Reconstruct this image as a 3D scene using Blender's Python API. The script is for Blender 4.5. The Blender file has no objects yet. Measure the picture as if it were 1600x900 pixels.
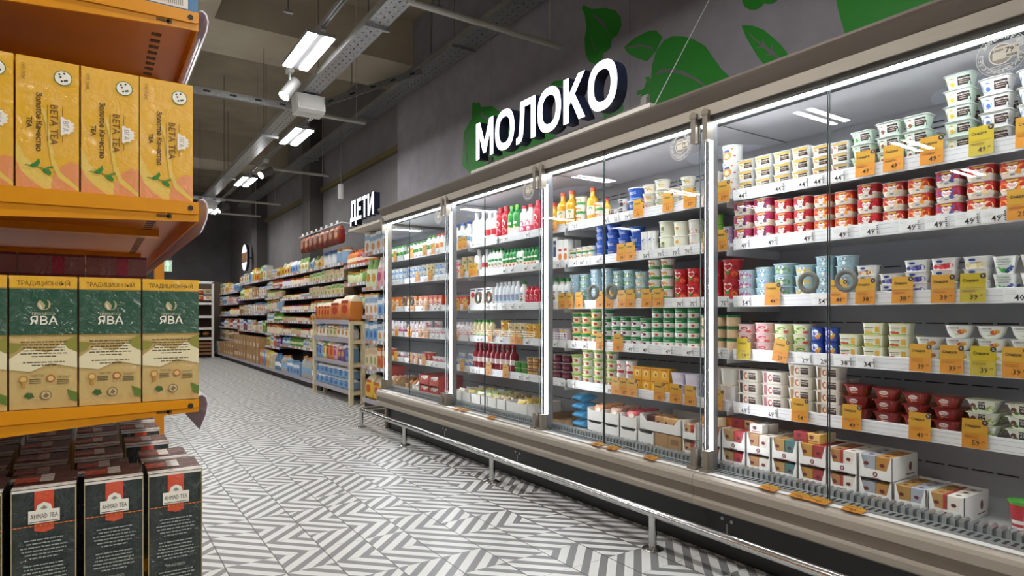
import bpy, math, random
from math import sin, cos, pi, radians as R
from mathutils import Vector, Matrix
from mathutils.geometry import tessellate_polygon

# ------------------------------------------------------------------ scene, camera, world, exposure
SC = bpy.context.scene
COL = SC.collection
rnd = random.Random(7)
FPX, CX, HY, H = 980.0, 800.0, 493.0, 1.085
YAW = math.atan2(800 - 147, FPX)
SY, CY = sin(YAW), cos(YAW)
cam = bpy.data.cameras.new('camera')
cam.sensor_width = 36.0
cam.lens = 36.0 * FPX / 1600
cam.shift_y = (HY - 450) / 1600
cam.clip_start = 0.05
camo = bpy.data.objects.new('camera', cam)
camo.location = (0, 0, H)
camo.rotation_euler = (R(90), 0, -YAW)
COL.objects.link(camo)
SC.camera = camo
SC.view_settings.view_transform = 'Standard'
SC.view_settings.look = 'None'
SC.view_settings.gamma = 1
SC.view_settings.use_curve_mapping = False
SC.view_settings.exposure = 0.08
wd = bpy.data.worlds.new('world')
SC.world = wd
wd.use_nodes = True
wd.node_tree.nodes['Background'].inputs[0].default_value = (0.6, 0.62, 0.66, 1)
wd.node_tree.nodes['Background'].inputs[1].default_value = 0.15
LAMP_E, LED_E, TOP_E, SIGN_E = 90.0, 60.0, 42.0, 2.4


def ray(x, y):
    a = (x - CX) / FPX
    return SY + a * CY, CY - a * SY, (HY - y) / FPX


def on_x(x, y, X):
    d = ray(x, y)
    t = X / d[0]
    return d[1] * t, H + d[2] * t


# ------------------------------------------------------------------ materials
MATS = {}


def lin(h):
    h = h.lstrip('#')
    o = []
    for i in (0, 2, 4):
        c = int(h[i:i + 2], 16) / 255
        o.append(c / 12.92 if c <= .04045 else ((c + .055) / 1.055) ** 2.4)
    return (*o, 1)


def M(h, rough=.45, metal=0.0, coat=0.0, trans=0.0, name=None):
    k = (h, rough, metal, coat, trans)
    if k in MATS:
        return MATS[k]
    m = bpy.data.materials.new(name or 'paint_' + h.lstrip('#'))
    m.use_nodes = True
    b = m.node_tree.nodes['Principled BSDF']
    b.inputs['Base Color'].default_value = lin(h)
    b.inputs['Roughness'].default_value = rough
    b.inputs['Metallic'].default_value = metal
    b.inputs['Coat Weight'].default_value = coat
    if trans:
        b.inputs['Transmission Weight'].default_value = trans
    MATS[k] = m
    return m


def emit(h, s, name):
    m = bpy.data.materials.new(name)
    m.use_nodes = True
    b = m.node_tree.nodes['Principled BSDF']
    b.inputs['Base Color'].default_value = (.8, .8, .8, 1)
    b.inputs['Emission Color'].default_value = lin(h)
    b.inputs['Emission Strength'].default_value = s
    return m


def noisy(h1, h2, scale, rough=.6, bump=0.0, name='surface', stretch=(1, 1, 1), coat=0.0, metal=0.0, detail=6):
    m = bpy.data.materials.new(name)
    m.use_nodes = True
    n = m.node_tree
    b = n.nodes['Principled BSDF']
    tc = n.nodes.new('ShaderNodeTexCoord')
    mp = n.nodes.new('ShaderNodeMapping')
    mp.inputs['Scale'].default_value = stretch
    n.links.new(tc.outputs['Object'], mp.inputs['Vector'])
    no = n.nodes.new('ShaderNodeTexNoise')
    no.inputs['Scale'].default_value = scale
    no.inputs['Detail'].default_value = detail
    n.links.new(mp.outputs[0], no.inputs['Vector'])
    cr = n.nodes.new('ShaderNodeValToRGB')
    cr.color_ramp.elements[0].position = .3
    cr.color_ramp.elements[1].position = .7
    cr.color_ramp.elements[0].color = lin(h1)
    cr.color_ramp.elements[1].color = lin(h2)
    n.links.new(no.outputs['Fac'], cr.inputs[0])
    n.links.new(cr.outputs[0], b.inputs['Base Color'])
    b.inputs['Roughness'].default_value = rough
    b.inputs['Metallic'].default_value = metal
    b.inputs['Coat Weight'].default_value = coat
    if bump:
        bp = n.nodes.new('ShaderNodeBump')
        bp.inputs['Strength'].default_value = bump
        bp.inputs['Distance'].default_value = .004
        n.links.new(no.outputs['Fac'], bp.inputs['Height'])
        n.links.new(bp.outputs[0], b.inputs['Coat Normal' if coat else 'Normal'])
    return m


def film(h, name):
    """printed carton under wrinkled clear film"""
    m = bpy.data.materials.new(name)
    m.use_nodes = True
    n = m.node_tree
    b = n.nodes['Principled BSDF']
    b.inputs['Base Color'].default_value = lin(h)
    b.inputs['Roughness'].default_value = .5
    b.inputs['Coat Weight'].default_value = 1.0
    b.inputs['Coat Roughness'].default_value = .13
    tc = n.nodes.new('ShaderNodeTexCoord')
    no = n.nodes.new('ShaderNodeTexNoise')
    no.inputs['Scale'].default_value = 48
    no.inputs['Detail'].default_value = 4
    no.inputs['Distortion'].default_value = 1.5
    n.links.new(tc.outputs['Object'], no.inputs['Vector'])
    bp = n.nodes.new('ShaderNodeBump')
    bp.inputs['Strength'].default_value = 1.0
    bp.inputs['Distance'].default_value = .012
    n.links.new(no.outputs['Fac'], bp.inputs['Height'])
    n.links.new(bp.outputs[0], b.inputs['Coat Normal'])
    return m


def glass_mat():
    m = bpy.data.materials.new('clear_door_glass')
    m.use_nodes = True
    n = m.node_tree
    n.nodes.remove(n.nodes['Principled BSDF'])
    out = n.nodes['Material Output']
    tr = n.nodes.new('ShaderNodeBsdfTransparent')
    tr.inputs[0].default_value = (.975, .985, .98, 1)
    gl = n.nodes.new('ShaderNodeBsdfGlossy')
    gl.inputs['Roughness'].default_value = .0
    lw = n.nodes.new('ShaderNodeLayerWeight')
    lw.inputs['Blend'].default_value = .5
    pw = n.nodes.new('ShaderNodeMath')
    pw.operation = 'POWER'
    pw.inputs[1].default_value = 5
    n.links.new(lw.outputs['Facing'], pw.inputs[0])
    fr = n.nodes.new('ShaderNodeMath')
    fr.operation = 'MULTIPLY_ADD'
    fr.inputs[1].default_value = .9
    fr.inputs[2].default_value = .025
    n.links.new(pw.outputs[0], fr.inputs[0])
    mx = n.nodes.new('ShaderNodeMixShader')
    n.links.new(fr.outputs[0], mx.inputs[0])
    n.links.new(tr.outputs[0], mx.inputs[1])
    n.links.new(gl.outputs[0], mx.inputs[2])
    n.links.new(mx.outputs[0], out.inputs['Surface'])
    return m


def clear_mat():
    m = bpy.data.materials.new('clear_glass_back_face')
    m.use_nodes = True
    n = m.node_tree
    n.nodes.remove(n.nodes['Principled BSDF'])
    tr = n.nodes.new('ShaderNodeBsdfTransparent')
    tr.inputs[0].default_value = (.985, .995, .99, 1)
    n.links.new(tr.outputs[0], n.nodes['Material Output'].inputs['Surface'])
    return m


def floor_mat():
    m = bpy.data.materials.new('striped_cement_tile')
    m.use_nodes = True
    n = m.node_tree
    b = n.nodes['Principled BSDF']

    def mt(op, a, c=None, clamp=False):
        q = n.nodes.new('ShaderNodeMath')
        q.operation = op
        q.use_clamp = clamp
        for i, v in enumerate((a, c)):
            if v is None:
                continue
            if isinstance(v, (int, float)):
                q.inputs[i].default_value = v
            else:
                n.links.new(v, q.inputs[i])
        return q.outputs[0]
    g = n.nodes.new('ShaderNodeNewGeometry')
    sp = n.nodes.new('ShaderNodeSeparateXYZ')
    n.links.new(g.outputs['Position'], sp.inputs[0])
    D = .2071
    tx = mt('DIVIDE', mt('SUBTRACT', sp.outputs[0], .0553), D)
    ty = mt('DIVIDE', mt('ADD', sp.outputs[1], .1767), D)
    cx, cy = mt('FLOOR', tx), mt('FLOOR', ty)
    fx, fy = mt('SUBTRACT', tx, cx), mt('SUBTRACT', ty, cy)
    cb = n.nodes.new('ShaderNodeCombineXYZ')
    n.links.new(cx, cb.inputs[0])
    n.links.new(cy, cb.inputs[1])
    wn = n.nodes.new('ShaderNodeTexWhiteNoise')
    wn.noise_dimensions = '2D'
    n.links.new(cb.outputs[0], wn.inputs['Vector'])
    ws = n.nodes.new('ShaderNodeSeparateColor')
    n.links.new(wn.outputs['Color'], ws.inputs[0])
    s1 = mt('GREATER_THAN', ws.outputs[0], .5)
    s2 = mt('GREATER_THAN', ws.outputs[1], .5)
    u1 = mt('MULTIPLY', mt('ADD', fx, fy), .5)
    u2 = mt('MULTIPLY', mt('ADD', mt('SUBTRACT', fx, fy), 1), .5)
    u = mt('ADD', mt('MULTIPLY', u1, s1), mt('MULTIPLY', u2, mt('SUBTRACT', 1, s1)))
    u = mt('ADD', mt('MULTIPLY', u, s2), mt('MULTIPLY', mt('SUBTRACT', 1, u), mt('SUBTRACT', 1, s2)))
    band = mt('GREATER_THAN', mt('FRACT', mt('MULTIPLY', u, 4)), .53)
    e = mt('LESS_THAN', mt('MINIMUM', fx, mt('SUBTRACT', 1, fx)), .014)
    e2 = mt('LESS_THAN', mt('MINIMUM', fy, mt('SUBTRACT', 1, fy)), .01)
    no = n.nodes.new('ShaderNodeTexNoise')
    no.inputs['Scale'].default_value = 2.2
    no.inputs['Detail'].default_value = 8
    n.links.new(g.outputs['Position'], no.inputs['Vector'])

    def mix(f, a, c):
        q = n.nodes.new('ShaderNodeMix')
        q.data_type = 'RGBA'
        n.links.new(f, q.inputs[0])
        for i, v in ((6, a), (7, c)):
            if isinstance(v, tuple):
                q.inputs[i].default_value = v
            else:
                n.links.new(v, q.inputs[i])
        return q.outputs[2]
    w = mix(no.outputs['Fac'], lin('cfcfcb'), lin('e2e2de'))
    d = mix(no.outputs['Fac'], lin('727273'), lin('848483'))
    c = mix(band, w, d)
    c = mix(mt('MULTIPLY', e2, .55), c, lin('7c7c7a'))
    c = mix(mt('MULTIPLY', e, .85), c, lin('3a3a39'))
    n.links.new(c, b.inputs['Base Color'])
    rr = mt('ADD', mt('MULTIPLY', no.outputs['Fac'], .25), .3)
    n.links.new(rr, b.inputs['Roughness'])
    return m


# ------------------------------------------------------------------ geometry collector
TXT = {}


def text_geo(s, bold=.0):
    k = (s, bold)
    if k not in TXT:
        c = bpy.data.curves.new('t', 'FONT')
        c.body = s
        c.offset = bold
        c.resolution_u = 1
        o = bpy.data.objects.new('t', c)
        m = o.to_mesh()
        vs = [(v.co.x, v.co.y) for v in m.vertices]
        fs = [list(p.vertices) for p in m.polygons]
        o.to_mesh_clear()
        bpy.data.objects.remove(o)
        bpy.data.curves.remove(c)
        x0 = min((v[0] for v in vs), default=0)
        x1 = max((v[0] for v in vs), default=1)
        cx = (x0 + x1) / 2
        # height is normalised to the cap height (0.7 of the em)
        TXT[k] = ([((x - cx) / .7, (y - .35) / .7) for x, y in vs], fs, (x1 - x0) / .7)
    return TXT[k]


def rring(hw, hd, r, z, n=4):
    """rounded rectangle ring at height z; width along Y, depth along X, front towards -X"""
    r = max(min(r, hw, hd), .0003)
    o = []
    for q, (sx, sy) in enumerate(((1, 1), (-1, 1), (-1, -1), (1, -1))):
        for i in range(n + 1):
            a = (q + i / n) * pi / 2
            o.append((sx * (hd - r) + r * cos(a), sy * (hw - r) + r * sin(a), z))
    return o


class G:
    def __init__(s):
        s.v, s.f, s.fm, s.mats, s.sm = [], [], [], [], []

    def mi(s, m):
        if m not in s.mats:
            s.mats.append(m)
        return s.mats.index(m)

    def add(s, vs, fs, m, smooth=False):
        b = len(s.v)
        s.v += [tuple(v) for v in vs]
        k = s.mi(m)
        for f in fs:
            s.f.append([b + i for i in f])
            s.fm.append(k)
            s.sm.append(smooth)

    def box(s, x0, x1, y0, y1, z0, z1, m):
        vs = [(x, y, z) for x in (x0, x1) for y in (y0, y1) for z in (z0, z1)]
        s.add(vs, [(0, 1, 3, 2), (4, 6, 7, 5), (0, 4, 5, 1), (2, 3, 7, 6), (0, 2, 6, 4), (1, 5, 7, 3)], m)

    def loft(s, rings, m, cap=(True, True), smooth=True):
        ms = (m + [m[-1]] * len(rings)) if isinstance(m, list) else [m] * (len(rings) - 1)
        n = len(rings[0])
        for i in range(len(rings) - 1):
            vs = list(rings[i]) + list(rings[i + 1])
            s.add(vs, [(j, (j + 1) % n, n + (j + 1) % n, n + j) for j in range(n)], ms[i], smooth)
        if cap[0]:
            s.add(rings[0], [list(range(n))[::-1]], ms[0])
        if cap[1]:
            s.add(rings[-1], [list(range(n))], ms[len(rings) - 2])

    def prism(s, pts, axis, a, b, m, m_side=None):
        """polygon in the two other axes, extruded along axis from a to b"""
        def p3(p, t):
            q = list(p)
            q.insert(axis, t)
            return q
        n = len(pts)
        tri = tessellate_polygon([[Vector((p[0], p[1], 0)) for p in pts]])
        A = [p3(p, a) for p in pts]
        B = [p3(p, b) for p in pts]
        s.add(A, [t for t in tri], m)
        s.add(B, [t[::-1] for t in tri], m)
        s.add(A + B, [(j, (j + 1) % n, n + (j + 1) % n, n + j) for j in range(n)], m_side or m)

    def cyl(s, p0, p1, r0, m, r1=None, n=12, cap=True):
        r1 = r0 if r1 is None else r1
        p0, p1 = Vector(p0), Vector(p1)
        d = (p1 - p0).normalized()
        u = d.orthogonal().normalized()
        w = d.cross(u)
        k = [[p + (u * cos(2 * pi * i / n) + w * sin(2 * pi * i / n)) * r for i in range(n)] for p, r in ((p0, r0), (p1, r1))]
        s.loft(k, m, (cap, cap))

    def tube(s, pts, r, m, n=8):
        pts = [Vector(p) for p in pts]
        rings = []
        for i, p in enumerate(pts):
            d = (pts[min(i + 1, len(pts) - 1)] - pts[max(i - 1, 0)]).normalized()
            u = d.cross(Vector((0, 0, 1)))
            u = u.normalized() if u.length > .01 else Vector((1, 0, 0))
            w = u.cross(d).normalized()
            rings.append([p + (u * cos(2 * pi * j / n) + w * sin(2 * pi * j / n)) * r for j in range(n)])
        s.loft(rings, m)

    def text(s, t, m, fn, h, bold=.0):
        """fn maps (u right, v up) in metres to a point"""
        vs, fs, w = text_geo(t, bold)
        s.add([fn(x * h, y * h) for x, y in vs], fs, m)

    def build(s, name, parent=None, sharp=.6, loc=None):
        me = bpy.data.meshes.new(name)
        me.from_pydata(s.v, [], s.f)
        for m in s.mats:
            me.materials.append(m)
        me.polygons.foreach_set('material_index', s.fm)
        me.polygons.foreach_set('use_smooth', s.sm)
        me.update()
        if any(s.sm):
            try:
                bm_fix(me)
                me.set_sharp_from_angle(angle=sharp)
            except Exception:
                pass
        o = bpy.data.objects.new(name, me)
        COL.objects.link(o)
        if parent:
            o.parent = parent
        if loc:
            o.location = loc
        return o


def bm_fix(me):
    import bmesh
    b = bmesh.new()
    b.from_mesh(me)
    bmesh.ops.remove_doubles(b, verts=b.verts, dist=1e-5)
    b.to_mesh(me)
    b.free()


def tag(o, label, cat, group=None):
    o['label'] = label
    o['category'] = cat
    if group:
        o['group'] = group
    return o


def struct(o):
    o['kind'] = 'structure'
    return o


def empty(name, loc=(0, 0, 0), rz=0):
    o = bpy.data.objects.new(name, None)
    o.empty_display_size = .05
    o.location = loc
    o.rotation_euler = (0, 0, rz)
    COL.objects.link(o)
    return o


def dup(src):
    c = src.copy()
    COL.objects.link(c)
    for ch in src.children:
        k = ch.copy()
        k.parent = c
        COL.objects.link(k)
        for g in ch.children:
            q = g.copy()
            q.parent = k
            COL.objects.link(q)
    return c


ORD = ['zeroth', 'first', 'second', 'third', 'fourth', 'fifth', 'sixth', 'seventh', 'eighth', 'ninth', 'tenth', 'eleventh', 'twelfth', 'thirteenth',
       'fourteenth', 'fifteenth', 'sixteenth', 'seventeenth', 'eighteenth', 'nineteenth', 'twentieth'] + [f'{i}{"st" if i % 10 == 1 else "nd" if i % 10 == 2 else "rd" if i % 10 == 3 else "th"}' for i in range(21, 90)]

WHITE = M('f2f2f0', .4)
BLACK = M('17181a', .5)
STEEL = M('c8c8c6', .18, 1.0)
GALV = noisy('9a9c9c', 'b4b6b6', 30, .4, name='galvanised_steel', metal=.8)
GLASS, CLEAR = glass_mat(), clear_mat()

# ------------------------------------------------------------------ structure
g = G()
g.add([(-9, -4, 0), (6, -4, 0), (6, 22, 0), (-9, 22, 0)], [(0, 1, 2, 3)], floor_mat())
struct(g.build('floor'))
CONC = noisy('a0957f', 'bdb198', 1.6, .85, .2, 'bare_concrete', detail=9)
CONC2 = noisy('bcb09a', 'cfc4ae', 1.6, .85, .2, 'beam_concrete', detail=9)
g = G()
g.box(-9, 6, -4, 22, 4.75, 4.95, CONC)
struct(g.build('ceiling'))
for i, y in enumerate((-5.9, .65, 7.2, 13.75)):
    g = G()
    g.box(-9, 6, y, y + .95, 4.2, 4.75, CONC2)
    struct(g.build(f'trim_{i + 1}'))
for i, x in enumerate((-5.6, .45)):
    g = G()
    g.box(x, x + .6, -4, 22, 4.2005, 4.75, CONC2)
    struct(g.build(f'trim_{i + 5}'))
WALLM = noisy('858188', '949096', 5, .8, .25, 'grey_fibre_panel', detail=10)
WALLB = noisy('777476', '827f81', 3, .85, .1, 'dark_wall_paint')
WX = 3.32
g = G()
for y0 in (-4, -1.5, .95, 3.4, 5.35):
    y1 = {-4: -1.5, -1.5: .95, .95: 3.4, 3.4: 5.35, 5.35: 7.7}[y0]
    g.box(WX, WX + .1, y0 + .002, y1 - .002, 0, 4.75, WALLM)
struct(g.build('wall_right'))
g = G()
g.box(WX + .12, WX + .25, 7.7, 22, 0, 4.75, WALLB)
g.box(WX + .1, WX + .25, -4, 7.7, 0, 4.75, WALLB)
struct(g.build('wall_right_far'))
g = G()
g.box(-9, 6, 20.6, 20.8, 0, 4.75, WALLB)
struct(g.build('wall_back'))
g = G()
g.box(-9.2, -9, -4, 22, 0, 4.75, WALLB)
struct(g.build('wall_left'))
g = G()
g.box(-9, 6, -4.2, -4, 0, 4.75, WALLB)
struct(g.build('wall_front'))
for i, (y, d) in enumerate(((11.3, .5), (15.7, .55))):
    g = G()
    g.box(WX - .12, WX + .2, y, y + d, 0, 4.6, M('55524f', .8))
    struct(g.build(f'trim_{i + 7}'))
g = G()
g.box(WX + .06, WX + .12, 7.8, 17, 3.3, 3.38, M('6d5f3c', .7))
struct(g.build('trim_9'))
g = G()
g.box(2.3, 3.3, 18.5, 18.55, 0, 1.98, M('5b4a3d', .6))
tag(g.build('partition_panel'), 'brown partition panel closing the far end of the wall shelving', 'panel')
# ------------------------------------------------------------------ refrigerated display case
def part(gg, name, parent, sharp=.6):
    o = gg.build(name, parent, sharp)
    if parent.parent is None:
        o.location = -parent.location
    return o


J = [-.62, .64, 1.90, 3.15, 4.405, 5.71]
GX = 2.31
BEIGE = noisy('a39a8c', 'aaa193', 40, .38, name='beige_enamel', stretch=(1, .05, 1), metal=.15)
BEIGE2 = noisy('776c5f', '7e7365', 40, .42, name='taupe_enamel', stretch=(1, .05, 1), metal=.15)
CANT = M('756c62', .35, .3)
PANEL = M('c9cacc', .4)
CEILP = M('dfdde2', .45)
MULL = M('77787a', .4, .5)
LED = emit('f4f6ff', LED_E, 'led_strip_light')
TOPL = emit('f6fbff', TOP_E, 'led_diffuser_light')
SHW = M('e9e9ea', .35)
RAILW = M('f1f2f3', .3)
case = empty('refrigerated_display_case', (2.65, 2.5, 0))
tag(case, 'long beige glass-door refrigerated display case filled with dairy products', 'refrigerator')
Y0, Y1 = J[0], J[-1]

g = G()   # canopy
prof = [(2.31, 2.035), (2.268, 2.085), (2.262, 2.096), (2.262, 2.106), (2.28, 2.112), (3.2, 2.112), (3.2, 2.0), (2.33, 2.0), (2.31, 2.0)]
g.prism([(x, z) for x, z in prof], 1, Y0, Y1 + .01, CANT)
part(g, 'canopy', case)
g = G()
g.box(2.300, 2.335, Y0, Y1, 1.985, 2.034, BEIGE)
g.box(2.312, 2.335, Y0, Y1, 1.962, 1.985, M('4a4742', .5))
part(g, 'head_rail', case)
for a, b in zip(J[:-1], J[1:]):
    g = G()
    g.box(2.356, 2.382, a + .03, b - .03, 1.967, 1.972, TOPL)
    part(g, 'top_light', case)
g = G()
g.box(2.395, 2.43, Y0, Y1, 1.966, 1.99, M('34383a', .5))
part(g, 'light_baffle', case)
g = G()
g.box(2.33, 3.0, Y0, Y1, 1.975, 1.995, CEILP)
for y in J[1:-1]:
    g.box(2.46, 2.96, y - .003, y + .003, 1.972, 1.976, M('8d8a92', .5))
part(g, 'interior_ceiling', case)
g = G()   # perforated back panel
g.box(2.96, 2.99, Y0, Y1, .33, 1.975, M('c2c4c9', .45))
dk = M('3c3e42', .6)
y = Y0 + .1
while y < Y1 - .1:
    for z in (1.90, 1.875, 1.55, 1.30, 1.05, .80, .56, .46):
        g.box(2.957, 2.961, y, y + .07, z, z + .005, dk)
    y += .085
part(g, 'back_panel', case)
g = G()   # bumper profile
bp = [(2.262, .378), (2.248, .372), (2.238, .355), (2.238, .325), (2.25, .319), (2.25, .277)]
for a, b in zip(J[:-1], J[1:]):
    a, b = a + .0012, b - .0012
    up = [(2.42, .372), (2.33, .374), (2.275, .378), (2.258, .374), (2.246, .366), (2.24, .352), (2.24, .322), (2.247, .317), (2.42, .317)]
    mid = [(2.42, .316), (2.25, .316), (2.25, .277), (2.42, .277)]
    low = [(2.42, .276), (2.25, .276), (2.243, .272), (2.24, .264), (2.243, .24), (2.252, .232), (2.42, .226)]
    g.prism(up, 1, a, b, BEIGE)
    g.prism(mid, 1, a, b, BEIGE2)
    g.prism(low, 1, a, b, BEIGE)
part(g, 'bumper', case)
g = G()
g.box(2.42, 3.1, Y0, Y1, .05, .34, BLACK)
g.box(2.36, 2.42, Y0, Y1, 0.0, .24, M('0f1012', .35))
for y in (1.83, 3.5, 4.55):
    g.cyl((2.358, y, .17), (2.366, y, .17), .008, M('b0b0b0', .4))
    g.cyl((2.358, y - .05, .165), (2.366, y - .05, .165), .008, M('b0b0b0', .4))
    g.box(2.357, 2.361, y - .03, y - .024, .06, .15, M('9a9a9a', .4))
part(g, 'kick_plate', case)
for y0, y1 in ((Y1 - .03, Y1 + .012), (Y0 - .012, Y0 + .03)):
    g = G()
    g.box(2.335, 3.2, y0, y1, 0.0, 2.1, M('8d8579', .45, .3))
    part(g, 'end_panel', case)
g = G()
g.add([(2.39, Y1 - .032, .38), (2.955, Y1 - .032, .38), (2.955, Y1 - .032, 1.95), (2.39, Y1 - .032, 1.95)], [(0, 1, 2, 3)], M('e8ecec', .03, 1.0))
part(g, 'end_mirror', case)
g = G()   # white label channel on the bumper, vent slots and comb
g.box(2.268, 2.298, Y0, Y1, .3785, .3815, M('f3f3f1', .4))
part(g, 'label_channel', case)
g = G()
gv = M('b9bcbc', .3, .7)
g.box(2.325, 2.405, Y0, Y1, .372, .377, gv)
y = Y0 + .02
while y < Y1 - .02:
    g.box(2.345, 2.385, y, y + .010, .3765, .3782, M('26282a', .6))
    y += .024
part(g, 'vent_strip', case)
g = G()
g.box(2.41, 2.452, Y0, Y1, .372, .396, M('7e8486', .35, .6))
y = Y0 + .02
while y < Y1 - .02:
    g.cyl((2.407, y, .399), (2.455, y, .399), .0085, gv, n=6)
    g.box(2.404, 2.408, y - .007, y + .007, .376, .399, M('aeb3b4', .3, .7))
    y += .026
part(g, 'air_return_grille', case)
g = G()
g.box(2.455, 2.96, Y0, Y1, .34, .372, M('dcdedf', .4))
part(g, 'deck', case)

SZ = [1.663, 1.431, 1.164, .915, .665]
for a, b in zip(J[:-1], J[1:]):
    for z in SZ:
        g = G()
        g.box(2.522, 2.955, a + .012, b - .012, z - .018, z, SHW)
        g.box(2.53, 2.95, a + .03, a + .036, z - .06, z - .018, SHW)
        sh = part(g, 'shelf', case)
        b = min(b, Y1 - .03)
        g = G()
        yl, yr = a + .013, b - .013
        g.prism([(2.512, z + .013), (2.515, z + .014), (2.524, z - .018), (2.522, z - .038), (2.518, z - .038)], 1, yl, yr, RAILW)
        for k in (.004, -.012, -.03):
            x = 2.5122 + (.013 - k) * .12
            g.box(x - .0004, x + .002, yl, yr, z + k - .0006, z + k + .0006, M('b4b6ba', .4))
        g.build('price_rail', sh)

for i, y in enumerate(J):
    g = G()
    g.box(2.348, 2.385, y - .022, y + .022, .38, 1.98, MULL)
    g.box(2.385, 2.395, y - .018, y + .018, .4, 1.97, M('6f7072', .4, .4))
    mu = part(g, 'mullion', case)
    g = G()
    for s in ((-1,) if i == len(J) - 1 else (1,) if i == 0 else (-1,)):
        ya, yb = sorted((y + s * .0225, y + s * .0325))
        yl = yb if s > 0 else ya
        xa, xb, za, zb = 2.328, 2.343, .47, 1.90
        hs = M('9a9b9d', .4, .5)
        g.box(xa + .0004, xb, ya + .0004, yb - .0004, za, zb, hs)
        g.add([(xa, ya, za), (xa, yb, za), (xa, yb, zb), (xa, ya, zb)], [(0, 1, 2, 3)], LED)
        g.add([(xa, yl, za), (xb, yl, za), (xb, yl, zb), (xa, yl, zb)], [(0, 1, 2, 3)], LED)
    g.build('led_strip', mu)

# glass doors: two per bay, each with ring handle, hinge blocks and a round sticker near the hinge
EDGE = M('3e4644', .25)
HB = M('8c8377', .35, .35)
STW = M('fbfbf7', .5)


def ring_text(gg, s, cx, cz, r, a0, a1, h, m, x, flip=False, bold=.02):
    n = len(s)
    for i, ch in enumerate(s):
        if ch == ' ':
            continue
        a = a0 + (a1 - a0) * (i + .5) / n
        px, pz = cx + r * sin(a), cz + r * cos(a)
        rot = a + (pi if flip else 0)
        gg.text(ch, m, lambda u, v: (x, -(px + u * cos(rot) + v * sin(rot)), pz - u * sin(rot) + v * cos(rot)), h, bold)


def door(y0, y1, hinge_hi, sticker):
    g = G()
    z0, z1 = .388, 1.99
    g.add([(GX, y0, z0), (GX, y1, z0), (GX, y1, z1), (GX, y0, z1)], [(0, 1, 2, 3)], GLASS)
    g.add([(GX + .005, y0, z0), (GX + .005, y1, z0), (GX + .005, y1, z1), (GX + .005, y0, z1)], [(3, 2, 1, 0)], CLEAR)
    for (a, b) in ((y0, y0 + .002), (y1 - .002, y1)):
        g.box(GX - .0005, GX + .0055, a, b, z0, z1, EDGE)
    d = part(g, 'door', case)
    hy = y1 - .022 if hinge_hi else y0 + .022
    for za, zb in ((1.875, 2.0), (.388, .475)):
        g = G()
        g.box(2.285, 2.325, hy - .014, hy + .014, za, zb, HB)
        if za > 1:
            g.prism([(hy - .019, zb - .012), (hy + .019, zb - .012), (hy + .019, zb + .006), (hy, zb + .02), (hy - .019, zb + .006)], 0, 2.283, 2.327, HB)
        else:
            g.box(2.272, 2.325, hy - .024, hy + .024, za - .008, za + .006, HB)
        g.build('hinge_block', d)
    ey = y0 + .07 if hinge_hi else y1 - .07
    g = G()
    gm = M('7c8078', .45)
    prof = []
    for k in range(24):
        a = 2 * pi * k / 24
        prof.append([(2.299 + .009 * cos(b), ey + (.034 + .010 * sin(b)) * cos(a), 1.213 + (.034 + .010 * sin(b)) * sin(a)) for b in [2 * pi * q / 8 for q in range(8)]])
    prof.append(prof[0])
    g.loft(prof, gm, (False, False))
    g.build('ring_handle', d)
    if sticker:
        g = G()
        yc, zc, x = y0 + .115, 1.885, GX - .0015
        n = 28

        def P(r, k, xx=x):
            return (xx, yc + r * cos(2 * pi * k / n), zc + r * sin(2 * pi * k / n))
        for k in range(n):
            g.add([P(.066, k), P(.066, k + 1), P(.0645, k + 1), P(.0645, k)], [(0, 1, 2, 3)], STW)
        g.add([P(.03, k) for k in range(n)], [list(range(n))], M('b5ad9c', .5))
        for k in range(n):
            g.add([P(.032, k, x - .0002), P(.032, k + 1, x - .0002), P(.029, k + 1, x - .0002), P(.029, k, x - .0002)], [(0, 1, 2, 3)], STW)
        ring_text(g, 'БЕЗ ЗАМЕНИТЕЛЕЙ', -yc, zc, .053, R(-115), R(80), .013, STW, x)
        ring_text(g, 'МОЛОЧНОГО ЖИРА', -yc, zc, .053, R(255), R(95), .013, STW, x, True)
        for k in range(4):
            g.box(x - .0004, x, yc - .03, yc + .03, zc - .036 - k * .006, zc - .0345 - k * .006, STW)
        c = M('f4efdf', .5)
        ya, yb, za, zb = yc - .046, yc + .022, zc - .016, zc + .022
        g.add([(x - .001, ya, za), (x - .001, yb, za), (x - .001, yb, zb), (x - .001, ya, zb)], [(0, 1, 2, 3)], c)
        dm = M('2a2825', .6)
        g.text('79', dm, lambda u, v: (x - .0015, yc - .022 - u, zc + .007 + v), .016, .01)
        g.text('99', dm, lambda u, v: (x - .0015, yc - .04 - u, zc + .012 + v), .007, .01)
        g.text('БЗМЖ', dm, lambda u, v: (x - .0015, yc + .008 - u, zc + .012 + v), .007, .01)
        for k in range(9):
            g.box(x - .0014, x - .0012, yc - .04 + k * .003, yc - .0385 + k * .003, zc - .013, zc - .006, dm)
        g.build('sticker', d)


for a, b in zip(J[:-1], J[1:]):
    mid = (a + b) / 2 + .04
    door(a + .012, mid - .003, False, True)
    door(mid + .003, b - .012, True, False)
# half-round patches on the inner ceiling, paler than the panel
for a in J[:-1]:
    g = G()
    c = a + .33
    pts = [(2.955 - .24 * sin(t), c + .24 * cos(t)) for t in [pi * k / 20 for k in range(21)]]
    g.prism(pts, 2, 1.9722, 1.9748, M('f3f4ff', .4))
    part(g, 'half_round_patch', case)

# sign letters standing on the canopy
SIGN = emit('eef3ff', SIGN_E, 'lit_acrylic_face')
NAVY = M('1c2238', .3)


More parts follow.
